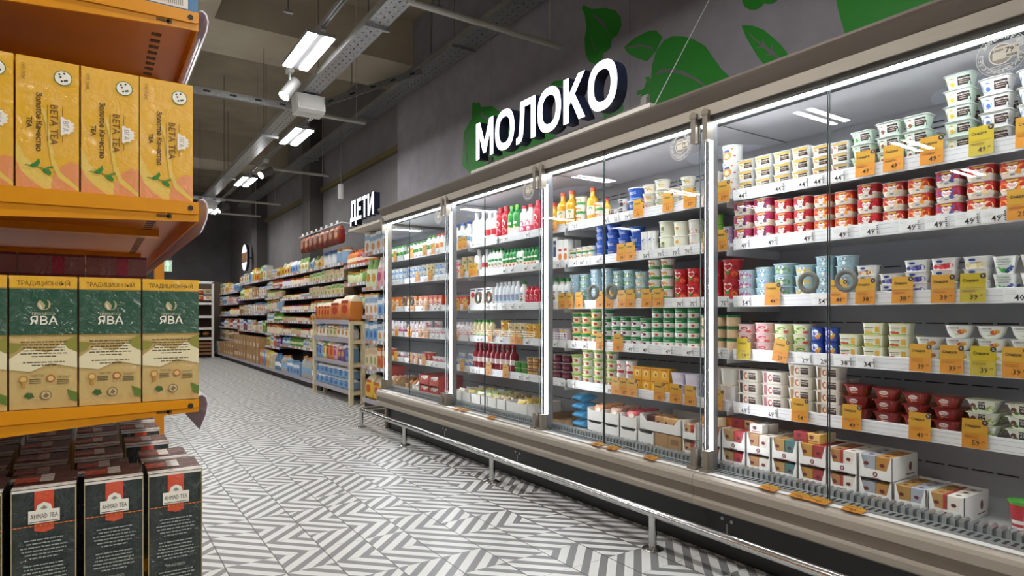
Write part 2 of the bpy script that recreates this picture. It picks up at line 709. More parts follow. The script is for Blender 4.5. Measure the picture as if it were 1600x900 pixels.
def ellipse(cx, cy, rx, ry, n=36, p=2.35):
    o = []
    for k in range(n):
        a = 2 * pi * k / n
        c, s_ = cos(a), sin(a)
        o.append((cx + rx * math.copysign(abs(c) ** (2 / p), c), cy + ry * math.copysign(abs(s_) ** (2 / p), s_)))
    return o


def letter(ch):
    """list of (outer polygon, inner ring or None) in unit cap height"""
    if ch == 'О':
        return .86, [(ellipse(.43, .5, .43, .52), ellipse(.43, .5, .25, .335))]
    if ch == 'М':
        return .86, [([(0, 0), (.17, 0), (.17, .62), (.36, .12), (.5, .12), (.69, .62), (.69, 0), (.86, 0), (.86, 1), (.66, 1), (.43, .42), (.2, 1), (0, 1)], None)]
    if ch == 'Л':
        return .78, [([(0, -.02), (.1, -.02), (.2, .02), (.27, .12), (.31, .3), (.345, .84), (.6, .84), (.6, 0), (.78, 0), (.78, 1), (.18, 1), (.135, .32), (.1, .17), (.05, .14), (0, .14)], None)]
    if ch == 'К':
        return .72, [([(0, 0), (.18, 0), (.18, .36), (.26, .46), (.51, 0), (.72, 0), (.38, .59), (.71, 1), (.49, 1), (.18, .61), (.18, 1), (0, 1)], None)]
    if ch == 'Д':
        return .84, [([(0, -.2), (.16, -.2), (.16, 0), (.68, 0), (.68, -.2), (.84, -.2), (.84, .16), (.75, .16), (.75, 1), (.2, 1), (.17, .5), (.13, .3), (.07, .16), (0, .16)],
                      [(.25, .16), (.57, .16), (.57, .84), (.36, .84), (.34, .5), (.31, .3)])]
    if ch == 'Е':
        return .56, [([(0, 0), (.56, 0), (.56, .16), (.18, .16), (.18, .42), (.5, .42), (.5, .58), (.18, .58), (.18, .84), (.55, .84), (.55, 1), (0, 1)], None)]
    if ch == 'Т':
        return .64, [([(.23, 0), (.41, 0), (.41, .84), (.64, .84), (.64, 1), (0, 1), (0, .84), (.23, .84)], None)]
    return .74, [([(0, 0), (.19, 0), (.56, .68), (.56, 0), (.74, 0), (.74, 1), (.55, 1), (.18, .32), (.18, 1), (0, 1)], None)]   # И


def sign(name, word, y_start, y_end, z0, h, x, dep, label, bar, gap=.1):
    root = empty(name, (x, (y_start + y_end) / 2, z0))
    tag(root, label, 'sign')
    ws = [letter(c)[0] for c in word]
    tot = sum(ws) + gap * (len(word) - 1)
    k = (y_start - y_end) / tot
    u = 0
    for c, w in zip(word, ws):
        g = G()
        for outer, inner in letter(c)[1]:
            po = [(y_start - (u + a) * k, z0 + b * h) for a, b in outer]
            if inner is None:
                n = len(po)
                tri = tessellate_polygon([[Vector((p[0], p[1], 0)) for p in po]])
                g.add([(x, *p) for p in po], tri, SIGN)
                g.add([(x + dep, *p) for p in po], tri, NAVY)
            else:
                pi_ = [(y_start - (u + a) * k, z0 + b * h) for a, b in inner]
                n = len(po)
                allp = po + pi_
                tri = tessellate_polygon([[Vector((p[0], p[1], 0)) for p in po], [Vector((p[0], p[1], 0)) for p in pi_]])
                g.add([(x, *p) for p in allp], tri, SIGN)
                g.add([(x + dep, *p) for p in allp], tri, NAVY)
                m_ = len(pi_)
                g.add([(x, *p) for p in pi_] + [(x + dep, *p) for p in pi_], [(j, (j + 1) % m_, m_ + (j + 1) % m_, m_ + j) for j in range(m_)], NAVY)
            g.add([(x, *p) for p in po] + [(x + dep, *p) for p in po], [(j, (j + 1) % n, n + (j + 1) % n, n + j) for j in range(n)], NAVY)
        part(g, 'letter', root)
        u += w + gap
    bar(root)
    return root


def bar_milk(root):
    g = G()
    gm = M('8f8d88', .4, .4)
    g.box(2.38, 2.40, 2.30, 3.9, 2.165, 2.19, gm)
    for y in (2.33, 3.86):
        g.box(2.38, 2.40, y - .02, y + .02, 2.13, 2.23, gm)
    g.box(2.36, 2.38, 2.3, 2.34, 2.13, 2.21, gm)
    part(g, 'mounting_rail', root)
    g = G()
    g.box(2.285, 2.42, 2.2, 3.97, 2.113, 2.137, M('dad6cc', .4))
    part(g, 'base_board', root)


sign('dairy_sign', 'МОЛОКО', 3.92, 2.45, 2.206, .262, 2.30, .075, 'large lit white МОЛОКО letters standing on top of the display case', bar_milk, .085)
g = G()
g.tube([(2.375, 2.27, 2.14), (2.9, 2.14, 3.1), (2.98, 2.12, 3.25), (3.3, 2.05, 3.78)], .003, M('b9b9b9', .4, .6), 6)
tag(g.build('guy_wire'), 'thin steel guy wire rising from the end of the dairy sign to the wall', 'wire')


def bar_kids(root):
    g = G()
    g.box(2.47, 2.82, 6.2, 7.15, 2.06, 2.085, M('cfc8ba', .5))
    g.box(2.79, 2.82, 6.2, 6.24, 1.93, 2.06, M('8a8a86', .4))
    g.box(2.79, 2.82, 7.06, 7.1, 1.93, 2.06, M('8a8a86', .4))
    part(g, 'base_board', root)


sign('childcare_sign', 'ДЕТИ', 7.06, 6.33, 2.16, .235, 2.46, .07, 'small lit white ДЕТИ letters above the baby goods shelves', bar_kids, .1)

# green vegetable decals on the wall
GREEN = M('0c8006', .6)
GREENL = M('6d6a6c', .8)


def decal(name, label, pts, off, s, veins=(), group=None):
    g = G()

    def w(p):
        y, z = on_x(off[0] + p[0] * s, off[1] + p[1] * s, WX)
        return (y, z)
    g.prism([w(p) for p in pts], 0, WX - .003, WX - .0005, GREEN)
    for v in veins:
        g.prism([w(p) for p in v], 0, WX - .0045, WX - .003, GREENL)
    tag(g.build(name), label, 'wall decal', group)


C6, K6 = (700, 0), .3222
decal('bulb_decal', 'dark green garlic bulb decal high on the grey wall', [(660, 25), (700, 45), (760, 38), (810, 50), (838, 85), (842, 125), (822, 170), (793, 190), (790, 228), (770, 250), (755, 255), (750, 285), (715, 312), (685, 300), (668, 260), (663, 190), (672, 130), (665, 75), (650, 40)], C6, K6,
      [[(703, 65), (745, 95), (775, 140), (782, 158), (768, 145), (740, 115), (712, 85)], [(690, 165), (705, 215), (722, 250), (712, 240), (698, 210)]])
decal('leaf_decal', 'small pointed green leaf decal above the big pepper decal', [(855, 230), (905, 185), (975, 150), (1010, 148), (1040, 180), (1010, 245), (965, 298), (910, 280), (870, 255)], C6, K6,
      [[(862, 232), (930, 215), (985, 225), (1003, 245), (990, 240), (940, 226), (890, 235)]])
decal('pepper_decal', 'large green pepper decal behind the last letter of the lit sign', [(1090, 175), (1050, 195), (1010, 250), (990, 320), (985, 400), (970, 460), (935, 505), (930, 600), (1500, 600), (1370, 375), (1330, 340), (1280, 270), (1250, 225), (1190, 190), (1140, 176)], C6, K6,
      [[(1010, 365), (1025, 340), (1070, 333), (1140, 345), (1200, 375), (1255, 415), (1235, 412), (1180, 380), (1120, 357), (1050, 350)]])
decal('pepper_stalk_decal', 'curled green stalk decal beside the big pepper decal', [(955, 375), (975, 372), (985, 385), (976, 420), (970, 450), (950, 485), (935, 480), (940, 455), (915, 460), (918, 440), (945, 435), (955, 420), (963, 390)], C6, K6)
decal('leaf_decal', 'veined green leaf decal touching the canopy, between two large decals', [(295, 200), (380, 200), (470, 235), (550, 300), (610, 360), (655, 420), (665, 440), (640, 560), (520, 570), (420, 440), (370, 360), (330, 290)], (1100, 0), .2,
      [[(325, 228), (400, 300), (460, 345), (460, 300), (480, 350), (530, 395), (530, 340), (550, 410), (620, 470), (590, 470), (535, 430), (470, 440), (515, 422), (465, 370), (400, 380), (450, 358), (390, 305)]])
decal('berry_decal', 'green round berry decal at the top edge of the wall view', [(300, -60), (300, 10), (320, 55), (360, 78), (400, 78), (440, 60), (470, 25), (500, 32), (540, 28), (575, 0), (590, -60)], (1100, 0), .2)
decal('squash_decal', 'huge green squash decal above the end of the canopy', [(1020, -80), (1035, 0), (1050, 80), (1110, 290), (1500, 330), (2200, 0), (2200, -80)], (1100, 0), .2)
decal('turnip_decal', 'green turnip decal behind the first letter of the lit sign', [(118, 500), (132, 495), (140, 505), (150, 492), (160, 520), (215, 515), (250, 540), (255, 575), (330, 640), (520, 640), (520, 720), (300, 900), (160, 900), (70, 800), (78, 640), (118, 570)], C6, K6,
      [[(160, 525), (172, 560), (205, 575), (250, 572), (250, 580), (200, 585), (165, 568)], [(95, 640), (80, 720), (92, 790), (100, 800), (88, 720), (103, 640)]])
decal('sprout_decal', 'slim green sprout decal between two letters of the sign', [(495, 410), (520, 392), (575, 388), (600, 400), (575, 418), (530, 420)], C6, K6)
decal('leaf_decal', 'small striped green leaf decal under the last sign letter', [(750, 545), (800, 510), (850, 508), (845, 560), (800, 610), (770, 620)], C6, K6, [[(770, 552), (835, 530), (835, 535), (772, 560)]])

# ------------------------------------------------------------------ steel bumper rail
rail = empty('bumper_rail', (2.16, 3, 0))
tag(rail, 'polished steel bumper rail standing on the floor before the display case', 'rail')
g = G()
pts = [(2.16, -.6, .168), (2.16, 5.86, .168)] + [(2.16 + .08 * (1 - cos(t)), 5.86 + .08 * sin(t), .168) for t in [pi / 2 * k / 5 for k in range(1, 6)]] + [(2.62, 5.94, .168)]
g.tube(pts, .021, STEEL, 14)
for y in (.7, 1.6, 1.93, 2.2, 3.42, 3.62, 4.86):
    g.cyl((2.16, y, .168), (2.16, y + .02, .168), .0222, STEEL, n=14)
part(g, 'tube', rail)
for y in (.68, 2.062, 3.475, 4.86, 5.88):
    g = G()
    g.cyl((2.16, y, 0), (2.16, y, .16), .019, STEEL, n=16)
    po = part(g, 'post', rail)
    g = G()
    g.loft([[(2.16 + r * cos(2 * pi * k / 18), y + r * sin(2 * pi * k / 18), z) for k in range(18)] for r, z in ((.05, .0), (.05, .004), (.034, .012), (.021, .014))], STEEL)
    g.build('floor_flange', po)
# ------------------------------------------------------------------ dairy products
class Prod:
    """a packed product: outer skin given by sections (z, half width, half depth, corner radius), front towards -X"""

    def __init__(s, secs, n=4):
        s.secs, s.n = secs, n
        s.w = 2 * max(q[1] for q in secs)
        s.d = 2 * max(q[2] for q in secs)
        s.h = secs[-1][0]

    def at(s, z):
        q = s.secs
        for a, b in zip(q[:-1], q[1:]):
            if z <= b[0] + 1e-9:
                t = 0 if b[0] == a[0] else max(0, (z - a[0]) / (b[0] - a[0]))
                return [a[i] + (b[i] - a[i]) * t for i in (1, 2, 3)]
        return q[-1][1:]

    def surf(s, u, z, e):
        hw, hd, r = s.at(z)
        y = max(-hw * .999, min(hw * .999, -u))
        r = max(min(r, hw, hd), 1e-4)
        ex = abs(y) - (hw - r)
        x = -hd if ex <= 0 else -(hd - r) - math.sqrt(max(r * r - ex * ex, 0))
        nx = 1.0 if ex <= 0 else math.sqrt(max(1 - (ex / r) ** 2, 0))
        ny = 0 if ex <= 0 else math.copysign(ex / r, y)
        return (x - e * nx, y + e * ny, z)

    def make(s, name, body, decals=(), lid=None, bands=None, cap=None, wide=None):
        g = G()
        mats = body
        g.loft([rring(hw, hd, r, z, s.n) for z, hw, hd, r in s.secs], mats)
        W = (wide or s.w)
        e = .0005
        for dc in decals:
            e += .00022
            k = dc[0]
            if k == 'r':
                _, u0, v0, u1, v1, c = dc
                m = M(c, .4)
                n = max(2, int(abs(u1 - u0) * 10)) if s.secs[0][3] > .008 else 1
                for i in range(n):
                    ua, ub = u0 + (u1 - u0) * i / n, u0 + (u1 - u0) * (i + 1) / n
                    g.add([s.surf(a * W, b * s.h, e) for a, b in ((ua, v0), (ub, v0), (ub, v1), (ua, v1))], [(0, 1, 2, 3)], m)
            elif k == 'e':
                _, cu, cv, ru, rv, c = dc
                m = M(c, .4)
                g.add([s.surf((cu + ru * cos(2 * pi * i / 12)) * W, (cv + rv * sin(2 * pi * i / 12)) * s.h, e) for i in range(12)], [list(range(12))], m)
            elif k == 'p':
                pts, c = dc[1], dc[2]
                tri = tessellate_polygon([[Vector((a, b, 0)) for a, b in pts]])
                g.add([s.surf(a * W, b * s.h, e) for a, b in pts], tri, M(c, .4))
            else:
                _, t, cu, cv, hh, c = dc
                hh = hh * s.h
                wd_ = text_geo(t, .012)[2] * hh
                mx = .92 * W
                if wd_ > mx:
                    hh *= mx / wd_
                g.text(t, M(c, .4), lambda u, v: s.surf(cu * W + u, cv * s.h + v, e), hh, .012)
        o = g.build(name)
        if lid:
            ov, th, c = lid
            hw, hd, r = s.secs[-1][1:]
            g = G()
            g.loft([rring(hw + ov - .001, hd + ov - .001, r + ov, s.h, s.n), rring(hw + ov, hd + ov, r + ov, s.h + .0008, s.n), rring(hw + ov, hd + ov, r + ov, s.h + th, s.n)], M(c, .3))
            g.build('lid', o)
            s.h2 = s.h + th
        else:
            s.h2 = s.h
        if cap:
            z0, r, hh, c = cap
            g = G()
            g.loft([rring(r, r, r, z, 4) for z in (z0, z0 + hh * .3)] + [rring(r * .96, r * .96, r, z, 4) for z in (z0 + hh * .32, z0 + hh)], M(c, .4))
            g.build('cap', o)
            s.h2 = z0 + hh
        return o


TYPES = {}


def reg(key, name, cat, desc, prod, body, decals=(), lid=None, cap=None):
    TYPES[key] = dict(name=name, cat=cat, desc=desc, p=prod, args=(body, decals, lid, cap), o=None, used=False)


def get(key):
    t = TYPES[key]
    if t['o'] is None:
        body, dec, lid, cap = t['args']
        t['o'] = t['p'].make(t['name'], body, dec, lid, None, cap)
    if not t['used']:
        t['used'] = True
        return t, t['o']
    return t, dup(t['o'])


def tub(w, d, h, r, tp=.86):
    hw, hd = w / 2, d / 2
    return Prod([(0, hw * tp - .002, hd * tp - .002, r), (.003, hw * tp, hd * tp, r), (h * .93, hw * .985, hd * .985, r), (h, hw, hd, r)])


def rnd_tub(w, h, tp=.86):
    r = w / 2
    return Prod([(0, r * tp - .003, r * tp - .003, r), (.004, r * tp, r * tp, r), (h * .92, r * .97, r * .97, r), (h, r, r, r)])


def bottle(w, h, neck=.42, sh=.66):
    r = w / 2
    S = [(0, .9), (.02, 1), (.3, 1), (sh, 1), (sh + .06, .97), (sh + .12, .84), (sh + .18, neck + .1), (sh + .22, neck), (.96, neck)]
    return Prod([(a * h, r * b, r * b, r * b) for a, b in S])


def box(w, d, h):
    return Prod([(0, w / 2 - .001, d / 2 - .001, .0015), (.001, w / 2, d / 2, .0015), (h - .001, w / 2, d / 2, .0015), (h, w / 2 - .001, d / 2 - .001, .0015)], 1)


W_, CRM, MINT = M('f4f4f1', .35), M('f1e9d6', .4), M('d9ebdc', .35)
# --- cups of the nearest bay
reg('pattern', 'yoghurt_tub', 'yoghurt', 'tall spotted white yoghurt tub', rnd_tub(.085, .066, .9), W_,
    [('e', -.32, .75, .05, .06, '3a62b8'), ('e', .25, .8, .05, .06, 'd8892c'), ('e', -.3, .3, .05, .06, 'd8892c'), ('e', .34, .35, .04, .05, 'c33b36'), ('e', -.1, .9, .04, .05, '3a62b8'),
     ('e', 0, .42, .22, .3, 'e0a34a'), ('r', -.14, .62, .14, .74, '2c4ea6'), ('e', 0, .36, .12, .16, 'f3e2b8')], (.002, .004, 'f6f6f4'))
for k, c, dsc in (('gold', 'd6b24c', 'white pudding cup with yellow mark'), ('orange', 'd98b3d', 'white pudding cup with orange fruit'), ('red', 'b5413a', 'white pudding cup with red fruit')):
    reg('pud_' + k, 'pudding_cup', 'dessert', dsc, tub(.085, .075, .05, .014, .88), W_,
        [('r', -.45, .72, .45, .92, 'cba748' if k != 'red' else 'c8a860'), ('e', -.27, .4, .15, .26, c), ('e', -.2, .3, .09, .16, 'f0e3c2'), ('r', -.05, .2, .42, .7, '3a2624'), ('t', 'Даниссимо', .18, .55, .12, 'f0ead8'), ('r', .02, .32, .34, .36, 'b9a88c'), ('r', .02, .4, .3, .43, 'b9a88c')],
        (.004, .0025, 'e8e8e4'))
for k, c, b in (('green', '54b04a', MINT), ('brown', '8a5238', MINT), ('yellow', 'd7b52f', MINT), ('blue', '5079c0', W_)):
    reg('trap_' + k, 'dessert_pot', 'dessert', f'pale dessert pot with {k} swirl', tub(.092, .08, .058, .016, .78), b,
        [('e', -.24, .5, .16, .3, c), ('e', -.19, .52, .1, .2, 'f2efe2'), ('e', -.2, .4, .07, .13, c), ('r', .0, .25, .42, .8, '33222a'), ('t', 'Даниссимо', .21, .66, .11, 'f4eede'), ('r', .06, .48, .38, .53, 'b8a79a'), ('r', .06, .36, .34, .41, 'b8a79a')],
        (.006, .0025, 'eef1ec'))
for k, c, f, dsc in (('plum', 'b0234e', '5a2b5e', 'purple red'), ('cherry', 'c4252f', '8d1420', 'cherry red'), ('orange', 'c23a26', 'ef9a38', 'red and orange'), ('peach', 'c02c2c', 'f0cf9a', 'red and peach'), ('berry', 'b52c40', '4f55a0', 'red and blueberry')):
    reg('fruit_' + k, 'fruit_dessert_cup', 'dessert', dsc + ' fruit dessert cup', Prod([(0, .036, .03, .02), (.004, .04, .034, .02), (.025, .047, .038, .022), (.05, .047, .038, .022), (.062, .046, .037, .022)]),
        [CRM, CRM, M(c, .35), M(c, .35)],
        [('e', -.28, .5, .17, .26, f), ('e', .29, .52, .18, .28, f), ('e', .2, .36, .1, .16, f), ('e', .36, .34, .08, .12, 'f4ecdc'), ('e', -.12, .16, .34, .12, 'f4ecdc'), ('r', -.2, .82, .2, .94, 'cfa544'), ('p', [(0, .3), (.16, .48), (.2, .66), (.12, .78), (0, .7), (-.12, .78), (-.2, .66), (-.16, .48)], 'f6f2ec'), ('t', 'Чудо', 0, .6, .17, 'c01f2a'), ('r', -.08, .14, .08, .24, '8d93a8')],
        (.004, .0025, 'd9c9c6'))
reg('grn_cup', 'yoghurt_cup', 'yoghurt', 'round lime green yoghurt cup', rnd_tub(.07, .062), M('79b93c', .4), [('e', 0, .5, .25, .2, 'b7d96a'), ('r', -.3, .75, .3, .85, '3c7f3a'), ('e', .1, .35, .1, .12, '9d5fa8')], (.003, .003, '3f7a3c'))
reg('lilac_cup', 'yoghurt_cup', 'yoghurt', 'round lilac yoghurt cup', rnd_tub(.07, .05), M('b9a4cf', .4), [('e', 0, .5, .25, .25, '7c5da6'), ('r', -.3, .75, .3, .85, 'e6def0')], (.003, .003, 'd9d4e4'))
reg('red_pot', 'fruit_yoghurt_pot', 'yoghurt', 'tall red fruit yoghurt pot', rnd_tub(.088, .085, .88), M('cf2f35', .35),
    [('e', -.28, .3, .14, .16, 'e86a32'), ('e', .3, .28, .12, .14, 'e86a32'), ('e', .34, .62, .08, .12, 'a5161f'), ('p', [(0, .42), (.2, .58), (.25, .74), (.15, .86), (0, .78), (-.15, .86), (-.25, .74), (-.2, .58)], 'f6f2ec'), ('t', 'Чудо', 0, .68, .15, 'c01f2a'), ('r', -.12, .26, .12, .44, '3f8a3c')], (.003, .004, 'c9454a'))
for k, c, f, dsc in (('pink', 'b4c4cc', 'c2568f', 'pink blue yoghurt tub'), ('plain', 'a8c0c8', '7fb0c4', 'plain light blue yoghurt tub'), ('yellow', 'a9c2c6', 'e0b43a', 'light blue yoghurt tub with fruit'), ('leaf', '9db9c0', '6b9a48', 'light blue yoghurt tub with leaves')):
    reg('sky_' + k, 'yoghurt_tub', 'yoghurt', dsc, tub(.085, .085, .044, .026, .92), M(c, .35), [('e', -.18, .4, .16, .3, f), ('e', .22, .38, .18, .28, f), ('e', .02, .3, .1, .2, 'f2eddc'), ('r', -.12, .62, .14, .84, 'f3f6f6'), ('e', .0, .73, .07, .08, '3f7ab0')], (.004, .0028, 'b9d0d8'))
for k, f1, f2, dsc in (('almond', 'b8793c', 'e8d3a8', 'almond'), ('blueberry', '3f3f86', '6f6fb2', 'blueberry'), ('strawberry', 'c02a32', 'd94a46', 'strawberry'), ('vanilla', 'dcc68a', 'efe0b4', 'creamy vanilla')):
    reg('curd_' + k, 'curd_tub', 'curd cheese', f'white {dsc} curd tub', tub(.105, .08, .054, .02, .88), W_,
        [('e', .1, .3, .2, .26, f1), ('e', .28, .34, .14, .28, f2), ('e', -.06, .24, .12, .2, f2), ('e', -.28, .28, .1, .2, f1), ('e', -.12, .76, .14, .12, '2a4f9c'), ('t', 'Творожок', .0, .52, .13, '4a5a8a')], (.005, .0028, 'eeeeec'))
reg('eco', 'curd_cup', 'curd cheese', 'white curd cup with blueberries', tub(.085, .075, .078, .02, .74), W_,
    [('t', 'ЭКОНИВА', .0, .84, .09, '2c8a46'), ('t', 'ЭКОВЫБОР', .0, .7, .09, '2c8a46'), ('r', -.25, .54, .25, .57, '555d70'), ('e', -.25, .26, .16, .18, '44a34a'), ('e', .02, .2, .14, .14, '44a34a'), ('e', .25, .26, .11, .12, '465a96'), ('e', .33, .4, .07, .08, '465a96'), ('e', .15, .14, .1, .1, '3a4a86')], (.003, .0028, 'f2f2f0'))
reg('jar', 'baked_milk_jar', 'yoghurt', 'cream glass jar with green lid', Prod([(0, .032, .032, .032), (.006, .037, .037, .037), (.045, .037, .037, .037), (.05, .035, .035, .035)]), M('d9b990', .3), [('p', [(-.42, .66), (.42, .66), (.42, .98), (-.42, .98)], '2f8a4c'), ('p', [(-.3, .6), (0, .86), (.3, .6)], 'f3f0e8')], (.003, .012, '2f7d48'))
reg('greenwhite', 'yoghurt_cup', 'yoghurt', 'white yoghurt cup with green band', Prod([(0, .034, .034, .034), (.006, .037, .037, .037), (.03, .038, .038, .038), (.054, .039, .039, .039)]), [W_, W_, M('2f8d4e', .35)], [('e', 0, .32, .14, .18, 'e9e4d2'), ('t', 'АКТИВИА', 0, .72, .13, 'f5f5f0'), ('e', .2, .3, .1, .13, 'c8412f')], (.003, .004, '2f8d4e'))
reg('greenberry', 'yoghurt_cup', 'yoghurt', 'green and pink yoghurt cup', Prod([(0, .034, .034, .034), (.006, .037, .037, .037), (.03, .038, .038, .038), (.054, .039, .039, .039)]), [W_, W_, M('2f8d4e', .35)], [('e', -.1, .32, .2, .22, 'b03a5a'), ('e', .16, .3, .12, .16, '6a2a52'), ('t', 'АКТИВИА', 0, .76, .12, 'f5f5f0')], (.003, .004, 'e9efe9'))
for k, c1, c2, dsc in (('pink', 'e7b9b9', 'c03f4d', 'pale pink curd tub'), ('lime', 'dfe3b4', '6fa63a', 'pale green curd tub'), ('rose', 'e9c3c0', 'a9303c', 'pink curd tub with red oval')):
    reg('oval_' + k, 'curd_tub', 'curd cheese', dsc, tub(.09, .085, .044, .034, .93), M(c1, .4), [('e', 0, .55, .34, .27, 'f4efe9'), ('e', .05, .58, .24, .15, c2), ('e', -.25, .24, .14, .16, c2), ('e', .28, .22, .12, .14, 'd8574c')], (.003, .0028, 'e8dcda'))
reg('blue_pot', 'kids_yoghurt_pot', 'yoghurt', 'blue children yoghurt pot', tub(.062, .062, .07, .018, .92), M('2b4da8', .35), [('e', -.05, .62, .3, .26, 'e8eaf4'), ('t', 'Растишка', -.05, .64, .1, '3352a8'), ('e', .15, .34, .2, .15, 'd98a34'), ('e', .3, .5, .1, .12, 'd9b545')], (.004, .0028, '2a4690'))
for k, f in (('a', 'e0b53c'), ('b', 'c84a3c')):
    reg('flat_' + k, 'yoghurt_tub', 'yoghurt', f'square white tub with {"yellow" if k == "a" else "red"} fruit', tub(.092, .08, .054, .014, .9), M('f0efdb', .35), [('r', -.45, .06, .45, .14, '8dbf4c'), ('e', -.25, .25, .14, .12, f), ('e', -.05, .22, .1, .1, f), ('r', .16, .22, .36, .74, 'dba83a'), ('r', -.38, .6, .08, .66, '4b5a3a'), ('r', -.34, .48, .06, .51, '8a9078')], (.004, .0028, 'd5d88a'))
for k, f, f2 in (('orange', 'e09a3a', 'c9782a'), ('peach', 'd9603a', 'e8b050'), ('cherry', 'b3243a', 'd84a4a')):
    reg('bowl_' + k, 'yoghurt_bowl', 'yoghurt', f'white yoghurt bowl with {k} picture', Prod([(0, .026, .026, .02), (.006, .034, .032, .026), (.022, .043, .038, .03), (.052, .049, .042, .03)]), M('f3f3ec', .35),
        [('t', 'DANONE', -.12, .84, .14, '33415a'), ('r', -.3, .64, .06, .67, '8f9aa6'), ('e', .16, .52, .12, .2, f), ('e', .27, .6, .1, .17, f2), ('p', [(-.4, .2), (-.1, .26), (.3, .2), (.1, .34), (-.2, .36)], '79b648')], (.004, .0028, 'e9eee4'))
reg('square', 'sour_cream_tub', 'sour cream', 'plain square white tub', tub(.09, .085, .078, .02, .86), M('f3f1ec', .35), [], (.005, .003, 'ead9c4'))
for k, c in (('dark', '4a4044'), ('pink', 'a35c66'), ('tan', 'a98560'), ('nut', '8f6b48')):
    reg('duo_' + k, 'twin_dessert_cup', 'dessert', f'white twin cup with {k} topping', Prod([(0, .042, .03, .01), (.003, .044, .032, .01), (.046, .048, .035, .012)]), M('efeadd', .35), [('r', -.5, .08, -.24, .94, c), ('r', -.23, 0, -.2, 1, 'b8b2a8'), ('e', -.08, .5, .1, .3, 'c06a48' if k != 'pink' else 'c03a52'), ('e', -.06, .5, .06, .18, 'f0e7d6'), ('r', .06, .2, .38, .8, '3a2626'), ('t', 'Даниссимо', .22, .66, .13, 'f4eede'), ('r', .1, .42, .34, .48, 'b8a79a')], (.004, .0026, 'ddd6cc'))
reg('choc', 'chocolate_dessert_cup', 'dessert', 'dark red dessert cup', tub(.095, .08, .048, .012, .72), M('8e2028', .3), [('p', [(.22, 0), (.5, 0), (.5, 1), (.3, 1)], 'e4dcd4'), ('e', -.25, .3, .15, .2, 'c87838'), ('e', -.06, .66, .2, .2, 'f4eeea'), ('t', 'Чудо', -.06, .67, .2, 'b01f2a'), ('r', -.16, .3, .1, .36, 'e8c8b8')], (.008, .0028, '7a1c22'))
reg('pistachio', 'dessert_cup', 'dessert', 'white dessert cup with pistachio picture', tub(.105, .085, .05, .012, .72), M('f1f0e8', .3), [('r', -.1, .22, .14, .92, '20302e'), ('t', 'ЭПИ', .02, .74, .17, 'f4f4ee'), ('t', 'КА', .02, .5, .17, 'f4f4ee'), ('e', .26, .34, .12, .2, '8fb34a'), ('e', -.28, .5, .1, .26, '6a4030'), ('e', .34, .5, .08, .16, 'a8c65a'), ('e', -.2, .28, .08, .14, '4f7a3a')], (.008, .0028, 'c9d3b4'))
reg('drinkcup', 'pudding_glass', 'dessert', 'green cup of red and white pudding', rnd_tub(.07, .1, .72), [M('c22f3a', .3), M('c22f3a', .3), M('58b23a', .35)], [('r', -.4, .3, .4, .42, 'efe9e4'), ('r', -.4, .12, .4, .2, 'efe9e4')], (.004, .004, '4aa23a'))
# --- second bay
reg('juice', 'juice_bottle', 'juice', 'orange juice bottle', bottle(.07, .19, .4, .6), [M('e0a326', .12, coat=.3)] * 7, [('r', -.46, .22, .46, .5, 'f0e8d2'), ('e', 0, .3, .28, .11, 'd9701f'), ('e', .2, .42, .14, .05, '4a9a3a')], cap=(.18, .0165, .02, 'd4541f'))
reg('juice_small', 'juice_bottle', 'juice', 'small amber juice bottle', bottle(.055, .14, .4, .6), [M('c9a035', .12)] * 7, [('r', -.46, .2, .46, .52, 'f0ead6'), ('e', 0, .36, .2, .1, '4a8a3a')], cap=(.133, .0135, .018, 'c0302c'))
reg('ricecup', 'yoghurt_cup', 'yoghurt', 'white green fruit yoghurt cup', rnd_tub(.066, .046), W_, [('r', -.48, .1, .48, .4, '3c8f45'), ('e', .1, .6, .2, .22, 'e0a032'), ('r', -.3, .62, -.05, .86, 'c23a34')], (.003, .003, 'e0e6da'))
reg('darkcup', 'dessert_cup', 'dessert', 'white cup with dark label', rnd_tub(.072, .05), W_, [('r', -.2, .1, .24, .92, '2a2636'), ('t', 'ЭПИ', .02, .7, .18, 'f4f4ee'), ('e', .36, .4, .12, .2, 'd98a34'), ('e', -.36, .4, .1, .2, 'b8432f')], (.003, .003, 'ece8e0'))
reg('bluetub', 'cottage_cheese_tub', 'cottage cheese', 'large blue cottage cheese tub', rnd_tub(.098, .06, .84), M('2456b4', .35), [('t', 'ТЕОС', 0, .62, .2, 'f2f4fa'), ('r', -.4, .1, .4, .24, '7fa3dc')], (.004, .005, 'e9e6e2'))
reg('bluesm', 'cottage_cheese_tub', 'cottage cheese', 'blue cottage cheese tub', rnd_tub(.078, .044, .8), M('3562b8', .35), [('t', 'ТЕОС', 0, .55, .26, 'f2f4fa')], (.004, .003, '4a76c4'))
for k, f in (('orange', 'd06a35'), ('green', '5f9a4a')):
    reg('salad_' + k, 'curd_bowl', 'curd cheese', f'white curd bowl with {k} picture', rnd_tub(.082, .046, .8), M('f0ece2', .35), [('e', -.1, .5, .22, .26, f), ('e', .22, .44, .14, .2, 'd8a860'), ('r', .02, .66, .36, .84, 'b7c3ae')], (.004, .004, 'e8dfd0'))
reg('carton_dark', 'milk_carton', 'milk', 'slim carton with dark stripe', box(.045, .05, .15), W_, [('r', -.5, 0, .5, .2, '2a3f78'), ('r', -.3, .24, .3, .86, '28305a'), ('t', 'ЭПИ', 0, .66, .08, 'f3f3f0'), ('r', -.5, .88, .5, 1, 'c23a3a')])
reg('carton_orange', 'milk_carton', 'milk', 'slim white and orange carton', box(.05, .05, .145), W_, [('e', 0, .25, .36, .16, 'd9782f'), ('r', -.5, .86, .5, 1, '3f7a9a'), ('r', -.3, .5, .3, .6, 'c03a34')], None)
